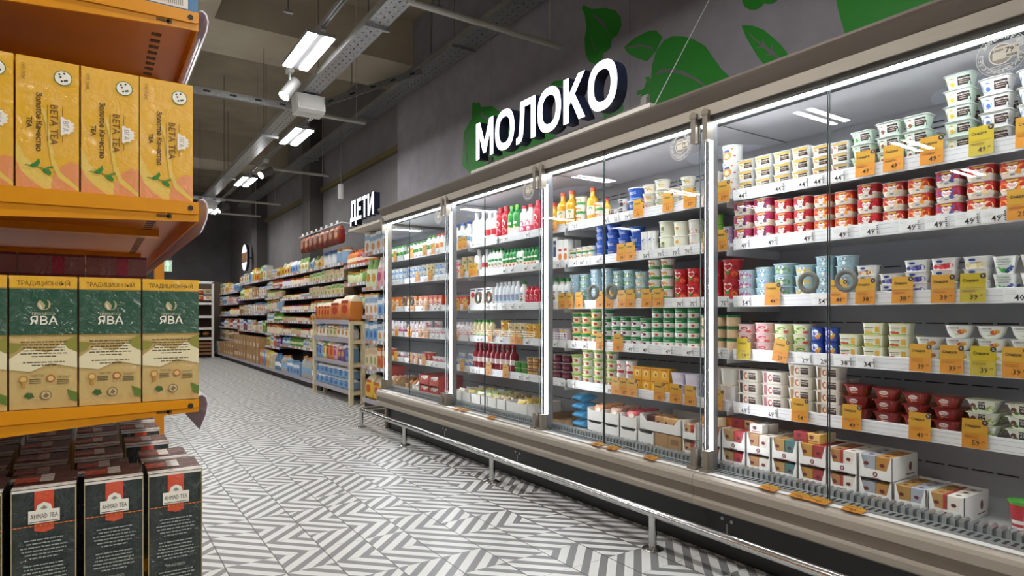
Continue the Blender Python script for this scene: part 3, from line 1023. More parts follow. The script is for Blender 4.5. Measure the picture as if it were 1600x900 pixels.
reg('bucket', 'yoghurt_bucket', 'yoghurt', 'large white yoghurt bucket', rnd_tub(.11, .085, .9), M('eff0dc', .3), [('e', 0, .5, .2, .24, 'e6e8cc'), ('e', 0, .52, .12, .14, '6e8a3a'), ('r', -.12, .26, .12, .31, '6a6e50')], (.004, .006, 'f4f4ea'))
reg('bucket_red', 'yoghurt_bucket', 'yoghurt', 'white yoghurt bucket with red fruit', rnd_tub(.11, .085, .9), [M('d98a8a', .3), M('efe9e2', .3), M('f0eee6', .3)], [('e', 0, .22, .3, .16, 'c23f44')], (.004, .006, 'f4f2ec'))
reg('bucket_fruit', 'yoghurt_bucket', 'yoghurt', 'white yoghurt bucket with orange fruit', rnd_tub(.11, .085, .9), M('efeedd', .3), [('e', 0, .56, .2, .22, 'f6f2dc'), ('e', 0, .58, .12, .14, 'd9a23a')], (.004, .006, 'f4f4ea'))
reg('smallblue', 'sour_cream_cup', 'sour cream', 'white cup with blue base', tub(.06, .06, .068, .016, .9), W_, [('e', .1, .2, .34, .14, '3f5fb0')], (.003, .003, 'e9ebf2'))
reg('kefir', 'kefir_bottle', 'kefir', 'white kefir bottle with green cap', bottle(.055, .135, .5, .66), [W_] * 7, [('e', 0, .3, .25, .14, 'c23a34'), ('e', .1, .22, .2, .08, '3f8a3a'), ('r', -.3, .46, .3, .56, '8aa8c4')], cap=(.128, .016, .018, '2f8d3c'))
reg('plum', 'yoghurt_cup', 'yoghurt', 'round plum yoghurt cup', rnd_tub(.085, .07), M('d9c6d2', .35), [('e', 0, .5, .3, .36, '6d2a5c'), ('r', -.3, .8, .3, .92, 'f0d24a')], (.003, .003, 'ddd'+'5da'))
reg('yellowgreen', 'yoghurt_cup', 'yoghurt', 'yellow and green yoghurt cup', rnd_tub(.07, .05), M('f1eed8', .35), [('r', -.48, .66, .48, .98, '2f8d4e'), ('e', -.1, .32, .24, .22, 'e3a92e'), ('e', .2, .3, .12, .16, 'c8412f')], (.003, .004, 'e6c84a'))
reg('brownpot', 'dessert_pot', 'dessert', 'clear pot of brown dessert', rnd_tub(.07, .045), M('9a6a42', .2), [('r', -.4, .3, .4, .7, 'd9b98a')], (.003, .003, 'cfc6ba'))
reg('winepot', 'jelly_pot', 'jelly', 'clear pot of dark red jelly', rnd_tub(.075, .048), M('5a1830', .15), [('r', -.4, .3, .4, .62, '8a3048')], (.004, .003, 'b9a4ac'))
reg('appleyo', 'yoghurt_cup', 'yoghurt', 'white yoghurt cup with green rim', rnd_tub(.07, .046), W_, [('r', -.48, .72, .48, .98, '9aba4a'), ('e', 0, .4, .22, .24, 'e3a92e'), ('e', .22, .36, .12, .18, 'b8432f')], (.003, .004, 'd6dc9a'))
reg('redwhite', 'cream_can', 'cream', 'white cream cup with red stripe', rnd_tub(.062, .07, .95), W_, [('r', -.48, .1, .48, .3, 'c0303a'), ('e', 0, .6, .26, .2, 'c0303a')], (.002, .003, 'e9e2e2'))
reg('yellowbox', 'processed_cheese_box', 'cheese', 'yellow cheese box', box(.07, .06, .07), M('e0a61c', .4), [('e', 0, .5, .26, .28, 'f0d06a'), ('e', .05, .45, .12, .14, 'b8702a'), ('r', -.4, .84, .4, .92, 'c8401f')])
reg('whitetub', 'cottage_cheese_tub', 'cottage cheese', 'large plain white tub', tub(.11, .1, .075, .02, .88), M('e9e6f2', .3), [], (.004, .005, 'dcd6ee'))
# --- third and farthest bays
reg('milkblue', 'milk_bottle', 'milk', 'white milk bottle with blue label', bottle(.07, .16, .45, .6), [W_] * 7, [('r', -.46, .2, .46, .5, '7fb0d8'), ('e', .05, .36, .2, .1, 'd9883a'), ('r', -.3, .42, .3, .47, '2c52a0')], cap=(.152, .017, .016, '3a66b4'))
reg('milkwhite', 'milk_bottle', 'milk', 'tall plain white milk bottle', bottle(.07, .21, .42, .62), [W_] * 7, [('r', -.4, .3, .4, .34, 'd0d4da'), ('e', 0, .44, .2, .07, 'c8cfe0')], cap=(.2, .017, .018, 'f0f0ee'))
reg('milkred', 'milk_bottle', 'milk', 'white milk bottle with red label', bottle(.07, .2, .42, .62), [W_] * 7, [('r', -.46, .2, .46, .42, 'c42a34'), ('e', 0, .48, .2, .06, 'e0e0e0')], cap=(.19, .017, .018, 'f0f0ee'))
reg('drinkred', 'yoghurt_drink_bottle', 'yoghurt drink', 'red drink bottle', bottle(.065, .2, .5, .68), [M('bf2a38', .25)] * 7, [('e', 0, .5, .3, .12, 'f2ece8'), ('t', 'Чудо', 0, .5, .05, 'c01f2a'), ('e', .1, .25, .3, .1, 'e27a8a')], cap=(.19, .018, .018, 'c42a34'))
reg('drinkgreen', 'yoghurt_drink_bottle', 'yoghurt drink', 'green drink bottle', bottle(.062, .19, .5, .68), [W_, W_] + [M('2f8d3c', .3)] * 5, [('e', 0, .26, .3, .1, 'e3c84a'), ('r', -.3, .42, .3, .5, 'f2f4ea')], cap=(.182, .017, .018, '6db83a'))
reg('drinkpink', 'yoghurt_drink_bottle', 'yoghurt drink', 'pink and white drink bottle', bottle(.062, .17, .5, .68), [W_, M('d8577a', .3)] + [M('f0dfe2', .3)] * 5, [('e', 0, .4, .3, .12, 'c8305a'), ('e', .1, .2, .2, .08, 'f2ece8')], cap=(.162, .017, .018, 'c42a34'))
reg('act_white', 'yoghurt_drink_bottle', 'yoghurt drink', 'slim white drink bottle, green cap', bottle(.05, .15, .5, .7), [W_] * 7, [('e', 0, .22, .3, .1, 'c8412f'), ('r', -.4, .46, .4, .58, '2f8d4e'), ('e', .1, .3, .2, .06, '6aa84a')], cap=(.143, .015, .016, '2f8d4e'))
reg('act_green', 'yoghurt_drink_bottle', 'yoghurt drink', 'slim green drink bottle', bottle(.05, .15, .5, .7), [W_, W_] + [M('2a8a44', .3)] * 5, [('e', 0, .24, .3, .1, 'e3a92e'), ('e', .1, .18, .2, .06, 'c8412f'), ('r', -.4, .5, .4, .6, 'f2f4ea')], cap=(.143, .015, .016, '2f8d4e'))
reg('silver', 'kefir_bottle', 'kefir', 'slim pale silver bottle', bottle(.05, .15, .5, .7), [M('dfe4ea', .25)] * 7, [('r', -.4, .2, .4, .5, '8fa4c0'), ('e', 0, .4, .2, .08, 'c0485a')], cap=(.143, .014, .016, 'e6e8ec'))
reg('pack_red', 'curd_pack', 'curd cheese', 'white and red curd pack', box(.085, .05, .12), M('ece4dc', .4), [('r', -.5, 0, .5, .3, 'd8a04a'), ('e', 0, .62, .3, .16, 'c83a34'), ('r', -.4, .86, .4, .94, '2f6a9a')])
reg('cupred', 'yoghurt_cup', 'yoghurt', 'small red yoghurt cup', rnd_tub(.065, .07), M('cf4a48', .35), [('e', 0, .5, .3, .28, 'f0d8c8'), ('e', .1, .4, .15, .16, 'e0983a')], (.003, .003, 'e8dcd6'))
reg('cupcream', 'yoghurt_cup', 'yoghurt', 'small cream yoghurt cup', rnd_tub(.07, .055), M('e9dcb8', .35), [('e', 0, .5, .26, .28, 'd9b45a'), ('e', .2, .4, .14, .18, '6a8a3a')], (.003, .003, 'eee8d6'))
reg('cupyellow', 'yoghurt_cup', 'yoghurt', 'small yellow yoghurt cup', rnd_tub(.07, .055), M('e3b33a', .35), [('e', 0, .5, .26, .28, 'f3e6c0'), ('e', .1, .4, .14, .18, 'c8642a')], (.003, .003, 'f0e4b8'))
reg('cupblue', 'yoghurt_cup', 'yoghurt', 'small white and blue yoghurt cup', rnd_tub(.07, .05), W_, [('r', -.46, .15, .46, .5, '7da6d4'), ('e', .1, .6, .2, .2, '3f66b0')], (.003, .003, 'e6ecf2'))
reg('cuppink', 'yoghurt_cup', 'yoghurt', 'small white and pink yoghurt cup', rnd_tub(.065, .05), W_, [('r', -.46, .1, .46, .45, 'd87a9a'), ('e', .1, .55, .2, .2, 'b8305a')], (.003, .003, 'f0e6ea'))
reg('babypink', 'yoghurt_drink_bottle', 'yoghurt drink', 'small pink and white drink bottle', bottle(.05, .095, .55, .66), [W_, M('cf4a86', .3)] + [M('f1e8ee', .3)] * 5, [('e', 0, .4, .3, .16, 'c03a7a'), ('e', .1, .3, .16, .1, 'f0d24a')], cap=(.09, .014, .012, 'e9e4ea'))
reg('babygreen', 'yoghurt_drink_bottle', 'yoghurt drink', 'small drink bottle with green cap', bottle(.052, .11, .5, .66), [M('e8e0b4', .3)] * 7, [('e', 0, .36, .3, .16, 'd9a23a'), ('r', -.4, .1, .4, .2, '6aa84a')], cap=(.104, .015, .014, '3a9a3c'))
reg('sodared', 'drink_bottle', 'drink', 'bottle of dark red drink', bottle(.058, .175, .42, .6), [M('8e1c2c', .15)] * 7, [('r', -.46, .3, .46, .5, 'e6d8d4'), ('e', 0, .4, .2, .06, 'c03a34')], cap=(.166, .014, .016, 'b5242e'))
reg('greenbox', 'jelly_pot', 'jelly', 'clear pot of green jelly', rnd_tub(.08, .05), M('3f8a2e', .2), [], (.003, .003, 'b8c89a'))
reg('brownbox', 'dessert_pot', 'dessert', 'clear pot of caramel dessert', rnd_tub(.08, .05), M('9a6a3a', .2), [('r', -.4, .3, .4, .64, 'd6a860')], (.003, .003, 'c8b89a'))
reg('greenmilk', 'milk_bottle', 'milk', 'small white bottle with green label', bottle(.055, .12, .5, .64), [W_] * 7, [('r', -.46, .2, .46, .5, '4f9a44'), ('e', .05, .34, .2, .1, 'e9e4c8')], cap=(.114, .015, .015, '5aa84a'))
reg('orangemilk', 'milk_bottle', 'milk', 'small white bottle with orange label', bottle(.055, .12, .5, .64), [W_] * 7, [('r', -.46, .2, .46, .5, 'd9883a'), ('e', .05, .34, .2, .1, 'e9e4c8')], cap=(.114, .015, .015, 'c8402c'))
reg('redpack', 'snack_pack', 'snack', 'small red snack pack', box(.075, .05, .09), M('c0402f', .4), [('e', 0, .55, .34, .24, 'e8b04a'), ('r', -.4, .1, .4, .26, 'f0e4d4')])
reg('orangepack', 'snack_pack', 'snack', 'small orange snack pack', box(.075, .05, .09), M('d9822f', .4), [('e', 0, .5, .34, .28, 'f2d8b0'), ('e', .05, .45, .18, .16, '9a4a24'), ('r', -.4, .84, .4, .94, 'c8301f')])

# ------------------------------------------------------------------ filling the shelves
BAYN = ['nearest', 'second', 'third', 'farthest']
SHN = ['top', 'second', 'third', 'fourth', 'lowest']
FX = 2.532


def level(i, n):
    if n == 1:
        return ''
    if n == 2:
        return ('lowest', 'topmost')[i]
    if n == 3:
        return ('lowest', 'middle', 'topmost')[i]
    return 'lowest' if i == 0 else 'topmost' if i == n - 1 else ORD[i + 1]


def p_height(t):
    _, _, lid, cap = t['args']
    return cap[0] + cap[2] if cap else t['p'].h + (lid[1] if lid else 0)


def shelf_row(bay, sh, entries, off=0.0, k=1.0, thin=1.0):
    """entries: (type or list of types, px0, px1, facings, stack, rows); px are photo columns of the shelf front"""
    z0 = SZ[sh]
    num = 0
    for en in entries:
        ty, p0, p1, n, st = en[:5]
        n = max(1, round(n * thin))
        rows = en[5] if len(en) > 5 else (2 if bay == 0 or (bay == 1 and sh > 0) else 1)
        hs = en[6] if len(en) > 6 else 1.0
        ya = on_x(off + p0 * k, HY, FX)[0]
        yb = on_x(off + p1 * k, HY, FX)[0]
        for i in range(n):
            num += 1
            y = ya + (yb - ya) * (i + .5) / n
            key = ty[i % len(ty)] if isinstance(ty, (list, tuple)) else ty
            t = TYPES[key]
            p = t['p']
            lid = t['args'][2]
            full = p.w + (2 * lid[0] if lid else 0)
            sc = min(abs(yb - ya) / n * .965 / full, 1.14)
            s_ = st[i % len(st)] if isinstance(st, (list, tuple)) else st
            gap = (SZ[sh - 1] - .042 if sh else 1.94) - z0
            tall = max(s_, 1) * (p_height(t) * sc * hs + .0006)
            hs_ = hs * min(1, gap / tall)
            for r in range(rows):
                z = z0 + .0005
                dx, dy, rz = rnd.uniform(0, .006), rnd.uniform(-.0015, .0015), rnd.uniform(-.02, .02)
                nn = s_ if r == 0 else max(1, s_ - (r % 2))
                for q in range(nn):
                    t, o = get(key)
                    jx, jz = rnd.uniform(-.0012, .0012), rnd.uniform(-.012, .012)
                    o.location = (FX + p.d * sc / 2 + dx + jx + r * (p.d * sc + .014), y + dy, z)
                    o.rotation_euler = (0, 0, rz + jz)
                    o.scale = (sc, sc, sc * hs_)
                    z += p.h2 * sc * hs_ + .0006
                    lv = level(q, nn)
                    where = f'{ORD[num]} stack' if s_ > 1 else f'{ORD[num]}'
                    w = (f'{lv} {"in" if r == 0 else "behind"} {ORD[num]} stack from left' if nn > 1 else f'{ORD[num]} from left' + (' behind' if r else ''))
                    tag(o, f'{t["desc"]}, {w}, {SHN[sh]} shelf, {BAYN[bay]} bay', t['cat'], f'{SHN[sh]} shelf products in the {BAYN[bay]} bay')


# nearest bay, photo columns
shelf_row(0, 0, [('pattern', 1098, 1120, 1, 2), ('pattern', 1120, 1150, 1, 3), ('pud_gold', 1150, 1264, 4, 3, 2), ('pud_orange', 1265, 1295, 1, 3, 2), ('pud_red', 1295, 1325, 1, 3, 2), ('trap_green', 1326, 1362, 1, 3, 2), ('trap_brown', 1364, 1450, 2, 3, 2),
                 ('trap_yellow', 1470, 1520, 1, 5, 2), ('trap_blue', 1524, 1580, 1, 4, 2), ('trap_blue', 1584, 1644, 1, 4, 2)])
shelf_row(0, 1, [('grn_cup', 1098, 1109, 1, 2), (['grn_cup', 'lilac_cup'], 1109, 1141, 2, [3, 2]), ('fruit_plum', 1141, 1206, 2, 3, 2), ('fruit_cherry', 1206, 1266, 2, 3, 2), ('fruit_orange', 1268, 1332, 2, 3, 2), ('fruit_cherry', 1334, 1372, 1, 3), ('fruit_peach', 1374, 1412, 1, 3), ('fruit_orange', 1414, 1454, 1, 3),
                 ('fruit_berry', 1456, 1502, 1, 3, 2), ('fruit_peach', 1504, 1554, 1, 3), ('fruit_orange', 1556, 1608, 1, 3)])
shelf_row(0, 2, [('red_pot', 1094, 1149, 2, 2), ('sky_pink', 1149, 1175, 1, 3), ('sky_plain', 1175, 1204, 1, 3, 2), ('sky_leaf', 1204, 1237, 1, 3, 2), ('sky_yellow', 1237, 1269, 1, 3, 2), ('sky_plain', 1269, 1300, 1, 4), ('sky_plain', 1301, 1333, 1, 4),
                 ('curd_almond', 1334, 1367, 1, 3), ('curd_blueberry', 1370, 1406, 1, 2), ('curd_blueberry', 1409, 1449, 1, 3), ('curd_strawberry', 1451, 1494, 1, 3), ('curd_vanilla', 1500, 1546, 1, 3), ('eco', 1547, 1586, 1, 2), ('eco', 1590, 1632, 1, 2)])
shelf_row(0, 3, [('jar', 1090, 1150, 3, 3), ('oval_rose', 1148, 1174, 1, 3), ('oval_pink', 1174, 1203, 1, 3, 2), ('oval_lime', 1203, 1264, 2, 3, 2), ('blue_pot', 1264, 1307, 2, 2), ('flat_b', 1307, 1340, 1, 2), ('flat_a', 1345, 1380, 1, 3), ('flat_b', 1383, 1420, 1, 3),
                 ('bowl_orange', 1426, 1468, 1, [2]), ('bowl_peach', 1471, 1516, 1, 3), ('bowl_peach', 1521, 1569, 1, 3), ('bowl_cherry', 1574, 1626, 1, 3)])
shelf_row(0, 4, [('square', 1094, 1150, 2, 2), ('duo_dark', 1150, 1186, 1, 3, 2), ('duo_pink', 1187, 1226, 1, 3, 2), ('duo_tan', 1227, 1268, 1, 4), ('duo_nut', 1270, 1313, 1, 4), ('choc', 1314, 1356, 1, 3), ('choc', 1359, 1403, 1, 3), ('choc', 1405, 1450, 1, 3), ('choc', 1453, 1500, 1, 3), ('pistachio', 1506, 1560, 1, 3, 2), ('pistachio', 1568, 1626, 1, 3)])
# second bay
A, B_ = (830, .2778), (830, .378)
shelf_row(1, 0, [('juice_small', 62, 128, 2, 1), ('juice', 128, 226, 2, 1), ('ricecup', 226, 292, 1, 3), ('juice', 294, 340, 1, 1), ('ricecup', 342, 392, 1, 2), ('juice_small', 394, 424, 1, 1), ('darkcup', 424, 520, 2, [1, 2]), ('bluetub', 520, 606, 1, 2), ('salad_orange', 606, 672, 1, 3), ('salad_green', 672, 746, 1, 3), ('salad_orange', 748, 818, 1, 2), ('salad_green', 820, 892, 1, 3), ('salad_orange', 894, 935, 1, 2)], *A)
shelf_row(1, 1, [('carton_dark', 62, 145, 3, 1), ('carton_orange', 146, 202, 2, 1), ('ricecup', 202, 345, 4, 2), ('bluesm', 345, 605, 4, [4, 4, 3, 3]), ('smallblue', 606, 690, 2, 2), ('bucket', 692, 776, 1, 2), ('bucket_fruit', 776, 856, 1, 2), ('bucket_red', 857, 940, 1, 2)], *A)
shelf_row(1, 2, [('red_pot', 44, 76, 1, 1), ('kefir', 77, 152, 3, 1), ('sky_plain', 153, 191, 1, 4), ('sky_leaf', 192, 231, 1, 4), ('sky_plain', 232, 326, 2, 4), ('sky_leaf', 328, 420, 2, 4), ('sky_yellow', 421, 466, 1, 4), ('ricecup', 467, 572, 2, 4), ('red_pot', 574, 684, 2, 2)], *B_)
shelf_row(1, 3, [('plum', 44, 150, 2, [1, 1]), ('yellowgreen', 153, 276, 3, [3, 3, 4]), ('greenberry', 278, 438, 4, [4, 3, 3, 3]), ('greenberry', 439, 480, 1, 3), ('greenwhite', 481, 682, 4, 4)], *B_)
shelf_row(1, 4, [('brownpot', 44, 76, 1, 3), ('winepot', 77, 148, 2, 3), ('appleyo', 149, 340, 4, [3, 4, 4, 4]), ('redwhite', 341, 416, 2, 2), ('yellowbox', 417, 570, 4, 2), ('whitetub', 571, 684, 2, 2)], *B_)
# third bay
C_ = (580, .4444)
shelf_row(2, 0, [('milkblue', 272, 344, 3, 1), ('milkwhite', 345, 392, 2, 1), ('milkred', 393, 431, 2, 1), ('drinkred', 432, 472, 2, 1), ('drinkgreen', 473, 512, 2, 1), ('drinkpink', 513, 560, 2, 1), ('drinkred', 561, 582, 1, 1)], *C_)
shelf_row(2, 1, [('cuppink', 268, 310, 2, 2), ('cupcream', 311, 350, 2, 2), ('milkwhite', 352, 378, 1, 1, 1, .72), ('milkred', 379, 404, 1, 1, 1, .72), ('act_white', 405, 456, 4, 1), ('act_green', 457, 505, 4, 1), ('act_white', 506, 530, 2, 1), ('act_green', 531, 580, 4, 1)], *C_)
shelf_row(2, 2, [('cupred', 270, 342, 4, 1), ('pack_red', 343, 428, 3, 1), ('silver', 429, 515, 6, 1), ('kefir', 516, 534, 1, 1), ('drinkred', 535, 582, 3, 1, 1, .75)], *C_)
shelf_row(2, 3, [('babypink', 270, 348, 6, 1), ('babygreen', 349, 422, 5, 1), ('cupyellow', 423, 470, 2, [1, 2]), ('cupcream', 471, 535, 3, [2, 2, 2]), ('cupyellow', 536, 580, 2, 2)], *C_)
shelf_row(2, 4, [('cupblue', 268, 352, 5, [2, 1]), ('sodared', 353, 497, 9, 1), ('greenbox', 498, 538, 2, 2), ('brownbox', 539, 580, 2, 3)], *C_)
# farthest bay
D_ = (620.2, .2924)
shelf_row(3, 0, [('greenmilk', 50, 145, 7, 1, 1, .8), ('greenmilk', 146, 190, 3, 1), ('orangemilk', 191, 240, 3, 1)], *D_, .7)
shelf_row(3, 1, [('cupblue', 50, 146, 6, 2), ('cupcream', 147, 190, 3, 2), ('cupblue', 191, 240, 3, 2)], *D_, .7)
shelf_row(3, 2, [('orangepack', 50, 168, 6, 1), ('redpack', 169, 240, 4, 1)], *D_, .7)
shelf_row(3, 3, [('babypink', 50, 145, 7, 1), ('cuppink', 146, 240, 6, [2, 1])], *D_, .7)
shelf_row(3, 4, [('cuppink', 50, 125, 5, 1), ('cupred', 126, 180, 3, 1), ('cuppink', 181, 240, 4, 1)], *D_, .7)

# ------------------------------------------------------------------ price cards
ORANGE, AMBER, INK = M('cb8526', .45), M('c29026', .45), M('241f1c', .6)


def card_orange(num, yellow=False):
    g = G()
    w, h, x = .037, .05, -.0005
    g.box(0, .0008, -w, w, -h, h, M('b9a436', .45) if yellow else ORANGE)
    g.box(x - .0004, x, -w, w, .0, h, M('b8a012', .45) if yellow else AMBER)
    g.text('Скидка', INK, lambda u, v: (x - .001, .006 - u, .026 + v), .009, .02)
    g.add([(x - .0008, -.029 + .009 * cos(2 * pi * k / 14), .04 + .009 * sin(2 * pi * k / 14)) for k in range(14)], [list(range(14))], M('2b2a2c', .5))
    g.text('%', M('efe9da', .5), lambda u, v: (x - .0014, -.029 - u, .04 + v), .008)
    g.text(num, INK, lambda u, v: (x - .001, -.004 - u, -.031 + v), .017, .01)
    g.text('99', INK, lambda u, v: (x - .001, -.025 - u, -.026 + v), .007, .01)
    for k in range(2):
        g.box(x - .0006, x, -.01, .03, -.008 - k * .005, -.0068 - k * .005, M('96621f', .5))
    return g.build('discount_card')


def card_white(num):
    g = G()
    w, h, x = .036, .021, -.0003
    g.box(0, .0008, -w, w, -h, h, M('fafaf8', .45))
    gr = M('9a9a9c', .5)
    for k in range(3):
        g.box(x - .0004, x, .0, .03, .015 - k * .006, .0155 - k * .006, gr)
    g.text(num, INK, lambda u, v: (x - .0008, -.008 - u, -.008 + v), .02, .012)
    g.text('99', INK, lambda u, v: (x - .0008, -.026 - u, -.001 + v), .008, .01)
    for k in range(5):
        g.box(x - .0004, x, -.035, -.031, -.018 + k * .007, -.014 + k * .007, INK)
    return g.build('price_card')


CARDS = {}


def price_cards(bay, sh, items, off=0.0, k=1.0):
    """items: (column, 'o' or 'w', number[, tilt])"""
    cnt = {'o': 0, 'w': 0, 'y': 0}
    for it in sorted(items, key=lambda t: t[0]):
        px, kind, num = it[:3]
        key = (kind, num)
        if key not in CARDS:
            CARDS[key] = card_white(num) if kind == 'w' else card_orange(num, kind == 'y')
            o = CARDS[key]
        else:
            o = dup(CARDS[key])
        cnt[kind] += 1
        y = on_x(off + px * k, HY, 2.51)[0]
        z = SZ[sh] + (-.012 if kind == 'w' else .016)
        o.location = (2.5105 if kind == 'w' else 2.504, y, z)
        o.rotation_euler = (R(it[3]) if len(it) > 3 else 0, R(-7 if kind == 'w' else 3), 0 if kind == 'w' else rnd.uniform(-.08, .08))
        nm = {'o': 'orange discount card', 'y': 'yellow discount card', 'w': 'white price card'}[kind]
        tag(o, f'{nm} reading {num}.99, {ORD[cnt[kind]]} such from left, {SHN[sh]} shelf rail, {BAYN[bay]} bay', 'price card', f'{nm}s on the {SHN[sh]} shelf rail of the {BAYN[bay]} bay')


price_cards(0, 0, [(1110, 'o', '57'), (1131, 'o', '57'), (1156, 'w', '44'), (1213, 'w', '44'), (1250, 'w', '44'), (1274, 'w', '44'), (1306, 'w', '44'), (1353, 'o', '49'), (1397, 'o', '49'), (1457, 'o', '49'), (1534, 'y', '49'), (1610, 'o', '49')])
price_cards(0, 1, [(1108, 'o', '26'), (1128, 'o', '26'), (1160, 'w', '49'), (1202, 'w', '49'), (1258, 'w', '49'), (1313, 'w', '49'), (1357, 'w', '49'), (1420, 'w', '49'), (1462, 'w', '49'), (1510, 'w', '49'), (1552, 'w', '49'), (1596, 'o', '29')])
price_cards(0, 2, [(1100, 'w', '75'), (1128, 'w', '75'), (1162, 'w', '54'), (1208, 'o', '44'), (1281, 'w', '54'), (1311, 'o', '44'), (1353, 'o', '38'), (1411, 'o', '38'), (1474, 'o', '39'), (1521, 'y', '39'), (1588, 'w', '40')])
price_cards(0, 3, [(1118, 'w', '52'), (1163, 'y', '29'), (1221, 'o', '29', 8), (1255, 'w', '29'), (1284, 'w', '29'), (1316, 'w', '38'), (1352, 'w', '34'), (1439, 'o', '39'), (1488, 'o', '39'), (1537, 'y', '39'), (1588, 'o', '39')])
price_cards(0, 4, [(1121, 'o', '49', 5), (1160, 'w', '69'), (1202, 'w', '69'), (1251, 'o', '54'), (1332, 'o', '49'), (1438, 'o', '49'), (1524, 'o', '59')])
price_cards(1, 0, [(130, 'o', '44'), (235, 'w', '30'), (290, 'w', '30'), (410, 'w', '54'), (470, 'w', '55'), (530, 'w', '79'), (605, 'o', '32'), (772, 'o', '52'), (895, 'o', '57')], *A)
price_cards(1, 1, [(85, 'w', '36'), (145, 'w', '36'), (235, 'w', '34'), (275, 'w', '34'), (310, 'w', '36'), (370, 'w', '60'), (512, 'o', '38'), (562, 'o', '38'), (635, 'w', '56'), (715, 'w', '70'), (800, 'w', '70'), (870, 'w', '70')], *A)
price_cards(1, 2, [(75, 'o', '54'), (130, 'o', '54'), (162, 'o', '34'), (200, 'o', '34'), (287, 'o', '34'), (322, 'o', '34'), (377, 'o', '34'), (412, 'o', '34'), (480, 'o', '34'), (528, 'o', '34'), (605, 'w', '74'), (660, 'w', '75')], *B_)
price_cards(1, 3, [(60, 'w', '91'), (95, 'w', '49'), (170, 'w', '36'), (215, 'w', '34'), (288, 'o', '32'), (362, 'o', '32'), (405, 'w', '49'), (465, 'w', '49'), (560, 'w', '49'), (645, 'w', '49')], *B_)
price_cards(1, 4, [(125, 'w', '39'), (165, 'w', '31'), (318, 'w', '69'), (352, 'o', '29'), (386, 'o', '29'), (420, 'o', '29'), (532, 'o', '62'), (600, 'o', '49'), (660, 'o', '49')], *B_)
for s, (a, b) in enumerate((((285, 315, 330), (355, 372, 440, 452, 470, 545)), ((295, 320, 355, 368), (465, 492, 540, 570)), ((305, 332), (405, 430, 462, 492, 520)), ((300, 420, 500, 520), (372, 384, 455, 545)), ((292, 322, 415, 475), (355, 370, 520, 545)))):
    price_cards(2, s, [(p, 'o', ('49', '54')[s % 2]) for p in a] + [(p, 'w', ('79', '44')[s % 2]) for p in b], *C_)
for s, (a, b) in enumerate((((80, 150, 195), (100, 120, 175, 215)), ((110, 180), (70, 90, 145, 160, 215)), ((85, 160), (60, 130, 200, 220)), ((70, 125, 160), (90, 190, 215)), ((75, 105, 145), (60, 180, 205)))):
    price_cards(3, s, [(p, 'o', ('38', '32')[s % 2]) for p in a] + [(p, 'w', ('64', '52')[s % 2]) for p in b], *D_)
# loose cards lying on the bumper in front of the doors
n = 0
for i, (px, py) in enumerate(((1204, 759), (1252, 770), (1283, 779), (1336, 793), (1019, 713), (959, 697), (936, 691), (726, 634), (716, 632), (770, 650))):
    n += 1
    y = on_x(px, HY, 2.285)[0]
    o = dup(CARDS[('o', '49')])
    o.name = 'discount_card'
    o.location = (2.28, y, .3875)
    o.scale = (1, 1, .56)
    o.rotation_euler = (0, R(84), R(rnd.uniform(-8, 8)))
    tag(o, f'orange discount card lying flat on the case edge, {ORD[n]} of those from the near end', 'price card', 'discount cards lying on the case edge')
# ------------------------------------------------------------------ cartons on the case deck
DZ = .3725
CARTON = M('f1efea', .55)
KRAFT = M('b08a5c', .7)


def tray(w, d, h, mat, lip=.036, emblem=True, inner=None):
    g = G()
    t = .0022
    fr = [(-w / 2, 0), (w / 2, 0), (w / 2, h), (w / 2 - w * .05, h), (w / 2 - w * .17, lip), (-w / 2 + w * .17, lip), (-w / 2 + w * .05, h), (-w / 2, h)]
    g.prism(fr, 0, 0, t, mat)
    g.prism([(-w / 2, 0), (w / 2, 0), (w / 2, h), (-w / 2, h)], 0, d - t, d, mat)
    for s in (-1, 1):
        a, b = sorted((s * w / 2, s * (w / 2 - t)))
        g.prism([(0, 0), (d, 0), (d, h), (0, h)], 1, a, b, mat)
    g.box(0, d, -w / 2, w / 2, 0, t, mat)
    if emblem:
        c = M('7a3a3e', .5)
        g.add([(-.0006, .009 * cos(2 * pi * k / 12), lip * .52 + .010 * sin(2 * pi * k / 12)) for k in range(12)], [list(range(12))], c)
        g.add([(-.001, .004 * cos(2 * pi * k / 8), lip * .52 + .006 * sin(2 * pi * k / 8)) for k in range(8)], [list(range(8))], M('d8c8c0', .5))
        g.box(-.0006, 0, -.02, .02, lip * .1, lip * .16, c)
        g.add([(.14 + .012 * cos(2 * pi * k / 12), -w / 2 - .0005, h * .5 + .018 * sin(2 * pi * k / 12)) for k in range(12)], [list(range(12))], c)
        g.box(.11, .17, -w / 2 - .0006, -w / 2, h * .16, h * .2, M('555', .5) if False else M('5a5656', .5))
    return g.build('display_tray')


def snack_box(w, d, h, c, mark='6a2a30', side=None):
    g = G()
    p = box(w, d, h)
    g.loft([rring(hw, hd, r, z, 1) for z, hw, hd, r in p.secs], M(c, .5), smooth=False)
    e = w * .17
    g.add([(-d / 2 - .0006, w * .1 + e * cos(2 * pi * k / 10), h * .62 + e * .8 * sin(2 * pi * k / 10)) for k in range(10)], [list(range(10))], M(mark, .5))
    g.box(-d / 2 - .0006, -d / 2, -w * .34, w * .34, h * .2, h * .26, M(mark, .5))
    g.add([(w * .2 * cos(2 * pi * k / 10), e * sin(2 * pi * k / 10), h + .0006) for k in range(10)], [list(range(10))], M(mark, .5))
    if side:
        g.box(-d / 2 - .0005, d / 2 + .0005, -w / 2 - .0005, -w * .3, -.0, h + .0005, M(side, .5))
    return g.build('curd_snack_box')


def place(o, x, y, z, rz=0):
    o.location = (x, y, z)
    o.rotation_euler = (0, 0, rz)
    return o


